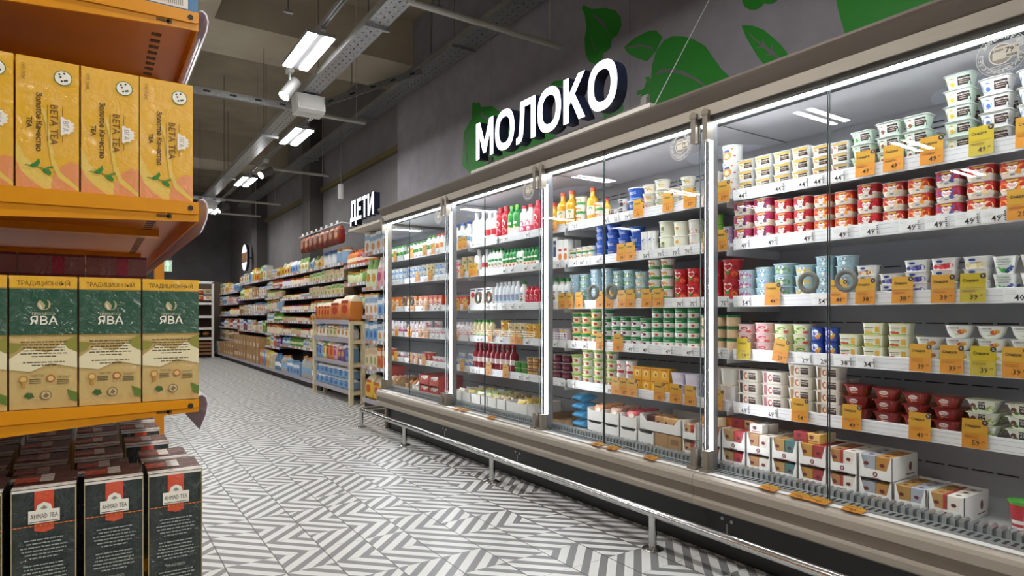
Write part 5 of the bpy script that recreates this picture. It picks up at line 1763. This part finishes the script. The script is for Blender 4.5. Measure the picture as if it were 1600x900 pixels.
def speaker(x, y, z, label):
    root = empty('ceiling_speaker', (x, y, z))
    tag(root, label, 'speaker', 'white box speakers under the cable tray')
    g = G()
    g.prism([(x - .13, z), (x + .13, z), (x + .14, z + .17), (x - .14, z + .17)], 1, y, y + .16, LWHITE)
    g.prism([(y - .05, z + .02), (y, z), (y, z + .17), (y - .02, z + .17)], 0, x - .13, x + .13, LWHITE)
    part(g, 'cabinet', root)
    g = G()
    g.prism([(x - .11, z + .03), (x + .11, z + .03), (x + .115, z + .15), (x - .115, z + .15)], 1, y - .053, y - .05, M('c2c2be', .6))
    part(g, 'front_cloth', root)


speaker(1.72, 6.05, 3.02, 'white box speaker hanging where the cross struts meet')
speaker(1.72, 12.4, 3.02, 'white box speaker far down the perforated tray')


def cable_tray(x0, x1, y0, y1, z, name_label, holes=True, side=.06, rods=()):
    root = empty('cable_tray', ((x0 + x1) / 2, (y0 + y1) / 2, z))
    tag(root, name_label, 'cable tray')
    g = G()
    g.box(x0, x1, y0, y1, z, z + .003, GALV)
    g.box(x0 - .003, x0, y0, y1, z, z + side, GALV)
    g.box(x1, x1 + .003, y0, y1, z, z + side, GALV)
    dk = M('2e3030', .7)
    y = y0 + .05
    k = 0
    while y < y1 and holes:
        w = (x1 - x0)
        for q, f in enumerate((.2, .5, .8)):
            yy = y + (.0 if q != 1 else .045)
            hl, hw = (.012, .005) if q != 1 else (.016, .007)
            n = 8
            g.add([(x0 + w * f + hw * cos(2 * pi * j / n), yy + hl * sin(2 * pi * j / n), z - .0006) for j in range(n)], [list(range(n))[::-1]], dk)
        y += .09
        k += 1
    part(g, 'perforated_channel', root)
    for y in (rods or []):
        g = G()
        g.cyl((x0 + .01, y, z), (x0 + .01, y, 4.75), .004, M('6a6a6a', .5))
        g.box(x0 - .02, x1 + .02, y - .015, y + .015, z - .03, z, GALV)
        part(g, 'hanger', root)


cable_tray(1.64, 1.79, -3, 16, 3.2, 'perforated steel cable tray over the aisle beside the lamps', rods=(4.35, 7.7, 10.4, 13))
cable_tray(3.02, 3.25, -3.5, 17, 3.82, 'wide perforated steel cable tray along the grey wall', rods=(5.6, 8.3, 11))


def strut(p0, p1, label):
    g = G()
    p0, p1 = Vector(p0), Vector(p1)
    d = (p1 - p0).normalized()
    up = Vector((0, 0, 1))
    s = d.cross(up).normalized()
    w = s.cross(d)
    hw, hh = .022, .03
    ring = [[p + s * a * hw + w * b * hh for a, b in ((-1, -1), (1, -1), (1, 1), (-1, 1))] for p in (p0, p1)]
    g.loft(ring, GALV, smooth=False)
    n = int((p1 - p0).length / .22)
    for k in range(n):
        c = p0 + (p1 - p0) * ((k + .5) / n)
        q = c - s * .0226 if s.y > 0 else c + s * .0226
        g.add([q + d * a * .03 + w * b * .009 for a, b in ((-1, -1), (1, -1), (1, 1), (-1, 1))], [(0, 1, 2, 3)], M('2e3030', .7))
    tag(g.build('support_strut'), label, 'strut')


strut((-.6, 6.42, 3.165), (1.66, 6.42, 3.165), 'slotted steel strut crossing under the ceiling towards the tea shelves')
strut((1.88, 6.32, 3.2), (3.0, 6.32, 3.78), 'slanting slotted strut rising from the tray to the wall tray')
strut((-.6, 12.3, 3.165), (1.9, 12.3, 3.165), 'distant slotted strut crossing under the ceiling')
PIPE = M('b9b6ae', .45)
for i, (y, x0, x1, z, lab) in enumerate(((3.9, 1.75, 3.05, 3.2, 'pale pipe crossing over the display case'), (6.63, 1.92, 2.48, 3.2, 'thin pipe crossing just past the speaker'), (9.9, 2.0, 3.1, 3.3, 'thin pipe crossing before the third lamp'), (13.0, .8, 3.1, 3.3, 'thin pipe crossing past the third lamp'), (14.8, .6, 3.1, 3.3, 'distant thin pipe near the far wall'))):
    g = G()
    g.cyl((x0, y, z), (x1, y, z), .022, PIPE, n=10)
    g.cyl((x0 + .03, y, z), (x0 + .03, y, 4.7), .004, PIPE, n=6)
    g.cyl((x1 - .1, y, z), (x1 - .1, y, 4.7), .004, PIPE, n=6)
    tag(g.build('ceiling_pipe'), lab, 'pipe')
g = G()
g.tube([(3.0, 2.0, 4.55), (3.0, 5.9, 4.55), (3.0, 6.05, 4.4), (3.0, 6.08, 3.9)], .014, M('7a7874', .5), 8)
tag(g.build('conduit'), 'grey conduit bending down to the wall tray', 'conduit')
g = G()
g.cyl((3.0, 9.0, 3.0), (3.0, 9.0, 2.78), .045, LWHITE, n=14)
g.cyl((3.0, 9.0, 3.0), (3.0, 9.0, 3.8), .006, LGREY, n=6)
tag(g.build('hanging_sensor'), 'small white cylinder hanging by the grey wall', 'sensor')
for i, (x, y) in enumerate(((.9, 3.2), (1.15, 4.6), (.7, 9.0), (2.55, 5.0), (2.9, 4.4), (2.6, 7.4))):
    g = G()
    g.cyl((x, y, 3.25 if i < 3 else 3.83), (x, y, 4.75), .0045, M('5f5f5c', .5), n=6)
    g.cyl((x, y, 4.72), (x, y, 4.75), .02, M('5f5f5c', .5), n=8)
    g.box(x - .03, x + .03, y - .012, y + .012, 3.24 if i < 3 else 3.82, 3.262 if i < 3 else 3.842, GALV)
    tag(g.build('hanger_rod'), 'thin threaded rod hanging from the concrete ceiling', 'rod', 'threaded rods hanging from the ceiling')

# ------------------------------------------------------------------ round sign and exit sign
root = empty('round_blade_sign', (3.3, 16.4, 2.2))
tag(root, 'round white and brown sign projecting from the far wall', 'sign')
c = Vector((3.08, 16.4, 2.5))
rad = .33
g = G()
g.cyl((3.06, 16.4, 2.5), (3.12, 16.4, 2.5), rad, NAVY, n=32)
g.box(3.12, 3.34, 16.38, 16.42, 2.48, 2.52, LGREY)
part(g, 'rim', root)
g = G()
ov = [(16.4 + rad * .97 * cos(2 * pi * k / 32), 2.5 + rad * .97 * sin(2 * pi * k / 32)) for k in range(32)]
g.add([(3.0585, a, b) for a, b in ov], [list(range(32))], emit('dfe6f4', 1.2, 'lit_sign_face'))
bd = [(a, b) for a, b in ov if abs(b - 2.5) < .13]
bd = sorted(bd, key=lambda t: math.atan2(t[1] - 2.5, t[0] - 16.4))
g.add([(3.057, a, b) for a, b in bd], [list(range(len(bd)))], M('8a6038', .5))
part(g, 'face', root)
root = empty('exit_sign', (1.03, 12.0, 1.9))
tag(root, 'green lit exit sign hanging beyond the tea shelving', 'sign')
g = G()
g.box(.96, 1.1, 12, 12.04, 1.82, 2.02, M('123a1a', .4))
g.cyl((.985, 12.02, 2.02), (.985, 12.02, 4.75), .004, LGREY)
g.cyl((1.075, 12.02, 2.02), (1.075, 12.02, 4.75), .004, LGREY)
part(g, 'box', root)
g = G()
g.box(.965, 1.095, 11.996, 12, 1.825, 2.015, emit('0f5a1f', .7, 'exit_dark_light'))
we = emit('4fe87a', 3, 'exit_green_light')
g.prism([(1.02, 1.84), (1.04, 1.84), (1.04, 1.93), (1.06, 1.93), (1.03, 2.0), (1.0, 1.93), (1.02, 1.93)], 1, 11.993, 11.996, we)
part(g, 'lit_face', root)

# ------------------------------------------------------------------ baby goods and grocery shelving beyond the display case
SHG = M('7d7672', .5)
RAILG = M('aca6b0', .45)
BACKG = M('5d534b', .7)
FXX = 2.68
BX = 3.3


SHZ = {}


def gondola(name, label, y0, y1, zs, base=.12, front=FXX, upper=2.80, back_h=None, base_y0=None):
    root = empty(name, ((front + BX) / 2, (y0 + y1) / 2, 0))
    SHZ['now'] = zs
    tag(root, label, 'shelving')
    g = G()
    g.box(BX - .03, BX, y0, y1, 0, back_h or (zs[0] + .12), BACKG)
    part(g, 'back_panel', root)
    g = G()
    y00, y0 = y0, base_y0 or y0
    g.box(front, BX - .03, y0, y1, base - .03, base, SHG)
    g.box(front + .03, BX - .03, y0, y1, 0, base - .03, M('2e2a28', .7))
    g.box(front - .004, front, y0, y1, base - .04, base + .012, RAILG)
    part(g, 'base_shelf', root)
    y0 = y00
    for z in zs:
        g = G()
        g.box(upper, BX - .03, y0 + .004, y1 - .004, z - .022, z, SHG)
        s = part(g, 'shelf', root)
        g = G()
        g.box(upper - .006, upper, y0 + .004, y1 - .004, z - .034, z + .01, RAILG)
        y = y0 + .08
        while y < y1 - .08:
            g.box(upper - .0066, upper - .006, y - .03, y + .03, z - .028, z + .006, M(rnd.choice(('f2f2f0', 'eeeeee', 'd9822f', 'dcdce4')), .5))
            y += .11
        g.build('price_rail', s)
    return root


PK = {}
ROUND = ('food_jar', 'formula_can', 'food_can', 'juice_bottle', 'water_bottle', 'oil_bottle')


def pack(kind, cols, w, d, h):
    key = (kind, cols, w, d, h)
    if key in PK:
        return dup(PK[key])
    c1, c2, c3 = [M(c, .42) for c in cols]
    g = G()
    if kind in ('food_carton', 'milk_formula_box', 'cardboard_box', 'grain_carton'):
        g.box(-d / 2, d / 2, -w / 2, w / 2, 0, h, c1)
        e = .0008
        if kind != 'cardboard_box':
            g.box(-d / 2 - e, -d / 2, -w / 2, w / 2, h * .62, h * .84, c2)
            g.add([(-d / 2 - e, w * .3 * cos(2 * pi * k / 10), h * .32 + h * .2 * sin(2 * pi * k / 10)) for k in range(10)], [list(range(10))], c3)
        else:
            g.box(-d / 2 - e, -d / 2, -w * .3, w * .1, h * .3, h * .6, c2)
            g.box(-d / 2 - e, d / 2, -w * .03, w * .03, h, h + .0008, c3)
    elif kind == 'food_pouch':
        g.loft([rring(w * .48, d * .4, .01, 0, 2), rring(w * .5, d * .45, .01, h * .2, 2), rring(w * .48, d * .3, .01, h * .65, 2), rring(w * .42, .003, .002, h * .95, 2), rring(w * .4, .002, .001, h, 2)], [c1, c1, c2, c2])
        g.add([(-d * .46, w * .3 * cos(2 * pi * k / 10), h * .35 + h * .16 * sin(2 * pi * k / 10)) for k in range(10)], [list(range(10))], c3)
    elif kind in ('food_jar', 'formula_can', 'food_can'):
        r = w / 2
        g.loft([rring(r * a, r * a, r, h * b, 3) for a, b in ((.94, 0), (1, .04), (1, .74), (.88, .84))], [c1, c2, c1])
        g.loft([rring(r * .9, r * .9, r, h * b, 3) for b in (.84, 1)], c3)
    elif kind in ('juice_bottle', 'water_bottle', 'oil_bottle'):
        r = w / 2
        m1 = M(cols[0], .08, trans=.5) if kind == 'water_bottle' else c1
        g.loft([rring(r * a, r * a, r, h * b, 3) for a, b in ((.9, 0), (1, .03), (1, .25), (1, .5), (1, .62), (.75, .78), (.36, .88), (.36, .92))], [m1, m1, c2, m1, m1, m1, m1])
        g.loft([rring(r * .42, r * .42, r, h * b, 3) for b in (.92, 1)], c3)
    elif kind in ('diaper_pack', 'snack_bag', 'wipes_pack'):
        hw, hd = w / 2, d / 2
        g.loft([rring(hw * a, hd * b, .02, h * z, 2) for a, b, z in ((.9, .7, 0), (1, .95, .1), (1, 1, .4), (1, .9, .75), (.94, .5, .92), (.9, .1, 1))], [c1, c1, c1, c2, c2])
        g.add([(-hd * 1.01, w * .3 * cos(2 * pi * k / 10), h * .45 + h * .18 * sin(2 * pi * k / 10)) for k in range(10)], [list(range(10))], c3)
        g.box(-hd * .985, -hd * .97, -w * .34, w * .34, h * .7, h * .8, c3)
    PK[key] = g.build(kind)
    return PK[key]


PAL = {
    'orange': ('d98238', 'f0e2c8', 'b8402a'), 'beige': ('e0d0b0', 'd8b890', '9aa860'), 'white': ('ecebe6', '8fb0d0', 'd8904a'), 'green': ('5d9a3f', 'dfe6b4', 'd9a23a'), 'red': ('c4402f', 'f0dcc8', 'e0a83a'),
    'blue': ('7fa9cf', 'eef0f2', '3f66a8'), 'yellow': ('e3bd3f', 'f2e6c0', 'c8502f'), 'pink': ('e0a8b0', 'f2e6e4', 'c04a78'), 'pale green': ('d8e3b8', '7faa4a', 'e09a40'), 'kraft': ('b58d5e', 'e6dcc8', '8a6840'), 'purple': ('7a4a90', 'e4d8ea', 'd89a3a'), 'navy': ('34487c', 'e8e8ee', 'c83f3f'), 'brown': ('6e4a36', 'd9c4a4', 'c88a4a')}
KN = {'food_carton': 'food carton', 'milk_formula_box': 'formula box', 'cardboard_box': 'cardboard box', 'grain_carton': 'grain packet', 'food_pouch': 'food pouch', 'food_jar': 'baby food jar', 'formula_can': 'formula can', 'food_can': 'food can', 'juice_bottle': 'juice bottle', 'water_bottle': 'water bottle', 'oil_bottle': 'oil bottle', 'diaper_pack': 'diaper pack', 'snack_bag': 'snack bag', 'wipes_pack': 'wipes pack'}
CN = {'food_carton': 'food packet', 'milk_formula_box': 'box', 'cardboard_box': 'box', 'grain_carton': 'food packet'}


def fill(z, ya, yb, segs, bay, lvl, x=2.815, layers=1):
    """segs: (kind, palette list, count, w, d, h) laid from the far left (large y) to the right; evenly over ya..yb"""
    tot = sum(s[2] * s[3] for s in segs)
    k = (yb - ya) / tot
    y = yb
    num = 0
    for sg in segs:
        kind, pal, n, w, d, h = sg[:6]
        lay_ = sg[6] if len(sg) > 6 else 1
        top = min([q for q in SHZ['now'] if q > z + .05], default=9) - .04 - z
        h = min(h, round(top / lay_ - .002, 3))
        for i in range(n):
            num += 1
            pn = pal[i * len(pal) // n]
            ww = round(w * k * .96, 3)
            y -= w * k / 2
            for L in range(lay_):
                o = pack(kind, PAL[pn], min(ww, w * 1.25), d, h)
                o.location = (x + max(d, min(ww, w * 1.25) if kind in ROUND else 0) / 2 + rnd.uniform(0, .008), y, z + .001 + L * (h + .001))
                o.rotation_euler = (0, 0, rnd.uniform(-.04, .04))
                if lay_ == 1:
                    o.scale = (1, 1, rnd.choice((1, 1, .96, .92, .86)))
                pre = '' if lay_ == 1 else ('lower ' if L == 0 else 'upper ' if L == lay_ - 1 else 'middle ')
                tag(o, f'{pre}{pn} {KN[kind]}, {ORD[num]} from left, {lvl}, {bay}', CN.get(kind, KN[kind].split()[-1] if kind != 'food_jar' else 'jar'), f'goods on {lvl} of {bay}')
            y -= w * k / 2


# narrow bay right beside the display case
BN = 'narrow bay beside cooler'
zs = [1.80, 1.40, 1.08, .80, .50]
gondola('narrow_shelving', 'narrow shelving bay of baby food beside the far end of the display case', 5.86, 7.1, zs, front=2.62, upper=2.62)
for z, lv, sg in zip(zs + [.12], ('top shelf', 'second shelf', 'third shelf', 'fourth shelf', 'fifth shelf', 'base shelf'), (
        [('food_carton', ['white', 'blue'], 7, .16, .1, .25)], [('food_pouch', ['pale green', 'pink', 'pink', 'beige'], 7, .16, .1, .34)], [('milk_formula_box', ['white', 'blue', 'white'], 9, .13, .1, .24)], [('milk_formula_box', ['blue', 'white', 'pale green'], 9, .13, .1, .22)],
        [('food_carton', ['beige', 'orange', 'white'], 9, .13, .1, .24)], [('diaper_pack', ['yellow', 'yellow', 'orange', 'orange'], 5, .24, .2, .3)])):
    fill(z, 5.9, 7.08, sg, BN, lv, x=2.64)
# bay behind the wooden stand
BN = 'bay behind stand'
zs = [1.74, 1.50, 1.20, .95, .7, .4]
gondola('baby_food_shelving', 'baby food shelving bay partly hidden behind the wooden stand', 7.11, 8.28, zs, front=2.84)
for z, lv, sg in zip(zs, ('top shelf', 'second shelf', 'third shelf', 'fourth shelf', 'fifth shelf', 'sixth shelf'), (
        [('juice_bottle', ['orange', 'red', 'orange'], 12, .075, .07, .2)], [('food_jar', ['green', 'pale green'], 12, .08, .08, .17)], [('food_jar', ['white', 'green'], 12, .08, .08, .16)], [('food_carton', ['orange', 'beige'], 9, .13, .1, .17)], [('food_carton', ['beige', 'white'], 9, .13, .1, .17)], [('food_carton', ['blue', 'white'], 9, .13, .1, .2)])):
    fill(z, 7.15, 8.24, sg, BN, lv, x=2.82)
# wooden display stand with diapers
PINE = noisy('dccaa0', 'e8dab6', 12, .55, name='pine_wood', stretch=(6, 6, .6))
root = empty('wooden_stand', (2.6, 8.1, 0))
tag(root, 'pale pine display stand stacked with baby hygiene packs', 'display stand')
SX0, SX1, S0, S1 = 2.61, 2.76, 7.46, 8.97
for x in (SX0, SX1):
    for y in (S0, S1):
        g = G()
        g.box(x - .022, x + .022, y - .03, y + .03, 0, 1.004, PINE)
        part(g, 'post', root)
for z in (.16, .5, .79, 1.02):
    g = G()
    g.box(SX0, SX1, S0, S1, z - .015, z, M('cdbb94', .6))
    for y in (S0, S1):
        g.box(SX0, SX1, y - .02, y + .02, z - .05, z - .015, PINE)
    s = part(g, 'shelf', root)
    g = G()
    g.box(SX0 - .022, SX0 - .016, S0 + .03, S1 - .03, z - .045, z + .012, RAILG)
    g.build('price_rail', s)
BN = 'wooden stand'
SHZ['now'] = (.16, .5, .79, 1.02)
fill(1.02, S0 + .02, S1 - .02, [('diaper_pack', ['orange'], 5, .14, .14, .24), ('diaper_pack', ['orange'], 2, .4, .18, .33)], BN, 'top board', x=2.6)
fill(.79, S0 + .06, S1 - .06, [('wipes_pack', ['white', 'beige', 'white'], 9, .15, .14, .2)], BN, 'second board', x=2.6)
fill(.5, S0 + .06, S1 - .06, [('diaper_pack', ['blue', 'pale green', 'orange', 'pink', 'purple', 'blue'], 9, .15, .14, .24)], BN, 'third board', x=2.6)
fill(.16, S0 + .06, S1 - .06, [('wipes_pack', ['blue'], 7, .2, .16, .13, 2)], BN, 'lowest board', x=2.6)
# long bays of baby food
for bi, (y0, y1, BN) in enumerate(((8.3, 10.03, 'first long bay'), (10.05, 11.78, 'second long bay'))):
    zs = [1.8, 1.595, 1.378, 1.17, .988, .77, .565]
    gondola('baby_food_shelving', f'{"first" if bi == 0 else "second"} long baby food shelving bay past the wooden stand', y0, y1, zs, base_y0=9.02 if bi == 0 else None)
    rows = [
        [('food_pouch', ['blue', 'pale green', 'yellow', 'white'], 3, .14, .1, .2), ('formula_can', ['blue', 'white'], 5, .13, .13, .22)] if bi == 0 else [('food_pouch', ['yellow', 'blue', 'pale green'], 9, .14, .1, .22)],
        [('food_carton', ['pale green', 'beige'], 8, .12, .1, .15)] if bi == 0 else [('food_jar', ['navy', 'orange', 'red'], 11, .1, .09, .13)],
        [('food_carton', ['beige', 'pale green'], 9, .12, .1, .15)] if bi == 0 else [('food_can', ['beige', 'yellow', 'white'], 11, .1, .1, .07)],
        [('food_can', ['yellow', 'pale green', 'orange'], 9, .12, .1, .14)] if bi == 0 else [('food_can', ['orange', 'pink', 'yellow'], 11, .1, .1, .09)],
        [('food_pouch', ['yellow', 'pale green', 'orange'], 10, .11, .08, .14)] if bi == 0 else [('food_can', ['beige', 'orange'], 11, .1, .1, .08)],
        [('food_jar', ['orange', 'yellow', 'red'], 10, .11, .1, .13)] if bi == 0 else [('food_jar', ['orange', 'beige', 'orange'], 11, .1, .1, .1)],
        [('milk_formula_box', ['pale green', 'white', 'orange'], 9, .12, .1, .16)] if bi == 0 else [('juice_bottle', ['blue', 'green', 'green', 'white'], 10, .11, .1, .16)]]
    for z, lv, sg in zip(zs, ('top shelf', 'second shelf', 'third shelf', 'fourth shelf', 'fifth shelf', 'sixth shelf', 'seventh shelf'), rows):
        fill(z, y0 + .03, y1 - .03, sg, BN, lv)
    fill(.12, max(y0 + .03, 9.05), y1 - .03, [('water_bottle', ['white', 'blue'], 9, .11, .1, .34)] if bi == 0 else [('water_bottle', ['blue', 'white'], 6, .11, .1, .3), ('food_carton', ['blue'], 4, .14, .12, .22)], BN, 'base shelf', x=2.69)
    if bi == 0:
        for z in (1.595, 1.378):
            o = pack('cardboard_box', ('8a7458', 'd9d0c4', '6e5a40'), .012, .3, .17)
            o.location = (2.96, y0 + .012, z + .001)
            tag(o, f'brown box closing the end of the {"second" if z > 1.5 else "third"} shelf, first long bay', 'box')
# narrow juice bay
zs = [1.80, 1.62, 1.42, 1.2, .98, .74, .5]
BN = 'juice bay'
gondola('juice_shelving', 'narrow shelving bay of juices and cereals with orange rails', 11.8, 12.95, zs)
rows = [[('grain_carton', ['beige', 'white', 'yellow'], 8, .14, .1, .16)], [('juice_bottle', ['white', 'orange', 'red'], 10, .11, .1, .17)], [('food_can', ['green', 'beige'], 9, .12, .12, .14)], [('food_jar', ['green', 'red', 'white'], 11, .1, .1, .18)], [('juice_bottle', ['white', 'green'], 10, .11, .1, .2)],
        [('food_jar', ['orange', 'red', 'yellow'], 10, .11, .1, .18)], [('grain_carton', ['green', 'yellow', 'white', 'orange', 'purple', 'purple'], 9, .13, .1, .22)]]
for z, lv, sg in zip(zs, ('top shelf', 'second shelf', 'third shelf', 'fourth shelf', 'fifth shelf', 'sixth shelf', 'seventh shelf'), rows):
    fill(z, 11.83, 12.92, sg, BN, lv)
fill(.12, 11.83, 12.92, [('grain_carton', ['orange', 'blue', 'yellow', 'beige'], 8, .14, .12, .3)], BN, 'base shelf', x=2.69)
# grocery bays
for bi, (y0, y1, BN) in enumerate(((12.97, 14.3, 'first grocery bay'), (14.32, 15.7, 'second grocery bay'), (15.72, 17.05, 'third grocery bay'), (17.07, 18.4, 'last grocery bay'))):
    zs = [1.8, 1.46, 1.12, .76] if bi < 2 else [1.66, 1.38, 1.1, .8, .5]
    gondola('grocery_shelving', f'{("first", "second", "third", "last")[bi]} grocery shelving bay towards the far wall', y0, y1, zs)
    if bi < 2:
        rows = [[('grain_carton', ['yellow', 'orange', 'green', 'white'], 6, .22, .14, .28)] if bi == 0 else [('wipes_pack', ['white', 'pale green', 'blue'], 5, .26, .16, .24)],
                [('cardboard_box', ['kraft'], 3, .2, .2, .24), ('wipes_pack', ['white'], 4, .18, .1, .22)] if bi == 0 else [('oil_bottle', ['pale green', 'yellow', 'beige'], 8, .12, .1, .26)],
                [('wipes_pack', ['white'], 6, .2, .14, .24)] if bi == 0 else [('grain_carton', ['kraft', 'beige', 'white'], 8, .15, .1, .2)],
                [('food_can', ['red', 'brown'], 4, .14, .14, .2), ('grain_carton', ['white', 'green'], 5, .14, .1, .22)] if bi == 0 else [('grain_carton', ['white', 'navy', 'white'], 9, .13, .1, .24)]]
    else:
        rows = [[('wipes_pack', ['white', 'blue'], 6, .2, .14, .2)] if bi == 2 else [('grain_carton', ['pale green', 'white', 'yellow'], 6, .2, .12, .26)],
                [('wipes_pack', ['pink', 'white', 'purple'], 8, .16, .12, .17)] if bi == 2 else [('grain_carton', ['white', 'blue', 'beige'], 8, .16, .1, .2)],
                [('food_can', ['yellow', 'yellow', 'orange'], 7, .16, .12, .17)] if bi == 2 else [('food_can', ['beige', 'white'], 6, .18, .12, .1)],
                [('juice_bottle', ['red', 'white', 'red'], 8, .14, .1, .22)] if bi == 2 else [('juice_bottle', ['navy', 'white', 'beige'], 7, .15, .12, .22)],
                [('grain_carton', ['kraft', 'brown'], 6, .2, .12, .22)] if bi == 2 else [('grain_carton', ['white', 'kraft', 'beige'], 6, .18, .1, .22)]]
    for z, lv, sg in zip(zs, ('top shelf', 'second shelf', 'third shelf', 'fourth shelf', 'fifth shelf'), rows):
        fill(z, y0 + .03, y1 - .03, sg, BN, lv)
    if bi < 3:
        fill(.12, y0 + .03, y1 - .03, [('cardboard_box', ['kraft'], 4 if bi == 0 else 5, .28 if bi == 0 else .24, .26, .26, 2)], BN, 'base shelf', x=2.69)
    else:
        fill(.12, y0 + .5, y1 - .03, [('cardboard_box', ['white', 'kraft'], 3, .25, .2, .28)], BN, 'base shelf', x=2.69)
# bags hanging from a wire rack above the long bay
root = empty('hanging_bag_rack', (2.9, 9.3, 2.4))
tag(root, 'white wire rack above the shelves carrying red snack bags', 'rack')
g = G()
g.tube([(2.75, 8.2, 2.33), (2.75, 10.3, 2.33)], .008, LWHITE)
for y in (8.25, 9.3, 10.2):
    g.tube([(2.75, y, 2.33), (3.19, y, 2.33)], .008, LWHITE)
g.tube([(3.18, 8.3, 1.9), (3.18, 8.3, 2.33)], .008, LWHITE)
part(g, 'wire_frame', root)
for k in range(8):
    g = G()
    y = 8.4 + k * .24
    g.box(2.742, 2.75, y - .04, y + .04, 2.33, 2.37, M('e6e4e0', .5))
    part(g, 'price_holder', root)
    o = pack('snack_bag', ('6e2c16', '98502c', 'b8763c') if k % 3 else ('7c2014', 'a8482a', 'c89858'), .2, .1, .24)
    o.location = (2.78, y, 2.07)
    tag(o, f'red brown snack bag hanging from the wire rack, {ORD[8 - k]} from left', 'bag', 'snack bags hanging from the wire rack')
# bread rack on the far wall
root = empty('bread_rack', (1.7, 18.0, 0))
tag(root, 'tall bread rack with wooden shelves against the far wall', 'rack')
WOODD = noisy('7a5232', '8d623e', 8, .6, name='brown_wood', stretch=(1, 6, 6))
g = G()
for x in (.6, 2.52):
    g.box(x, x + .05, 17.7, 17.76, 0, 1.95, LWHITE)
g.box(.6, 2.57, 17.7, 17.76, 1.9, 1.96, LWHITE)
part(g, 'frame', root)
g = G()
g.box(.6, 2.57, 18.32, 18.35, 0, 1.7, M('4a3628', .7))
part(g, 'back_panel', root)
for i, z in enumerate((1.4, 1.06, .76, .5)):
    g = G()
    g.prism([(17.75, z - .03), (17.75, z), (18.3, z + .06), (18.3, z + .03)], 0, .62, 2.55, WOODD)
    s = part(g, 'shelf', root)
    g = G()
    g.box(.62, 2.55, 17.74, 17.75, z - .04, z + .02, LWHITE)
    g.build('price_rail', s)
for i in range(4):
    g = G()
    g.box(.64, 2.53, 17.74, 17.76, .08 + i * .09, .14 + i * .09, WOODD)
    part(g, 'slat', root)
for r, z in enumerate((1.475, 1.63)):
    for k in range(6):
        o = pack('snack_bag', PAL[('red', 'white')[k % 2]] if r == 0 else PAL[('red', 'beige')[k % 2]], .22, .16, .14)
        o.location = (1.36 + k * .22, 17.95, z)
        o.rotation_euler = (0, 0, R(90))
        tag(o, f'{("red", "white" if r == 0 else "beige")[k % 2]} bread bag, {ORD[k + 1]} from left, {("lower", "upper")[r]} row of the bread rack', 'bag', 'bread bags on the bread rack')
for k in range(6):
    g = G()
    n = 8
    g.loft([[(.08 * s_ * cos(2 * pi * j / n), .1 * s_ * sin(2 * pi * j / n), zz) for j in range(n)] for s_, zz in ((.7, 0), (1, .03), (.9, .07), (.5, .1), (.1, .11))], M('b98a4a', .7))
    o = g.build('bread_loaf')
    o.location = (1.46 + k * .19, 17.95, .575)
    tag(o, f'round brown loaf, {ORD[k + 1]} from left on the lowest bread shelf', 'bread', 'loaves on the lowest bread shelf')
bpy.context.view_layer.update()
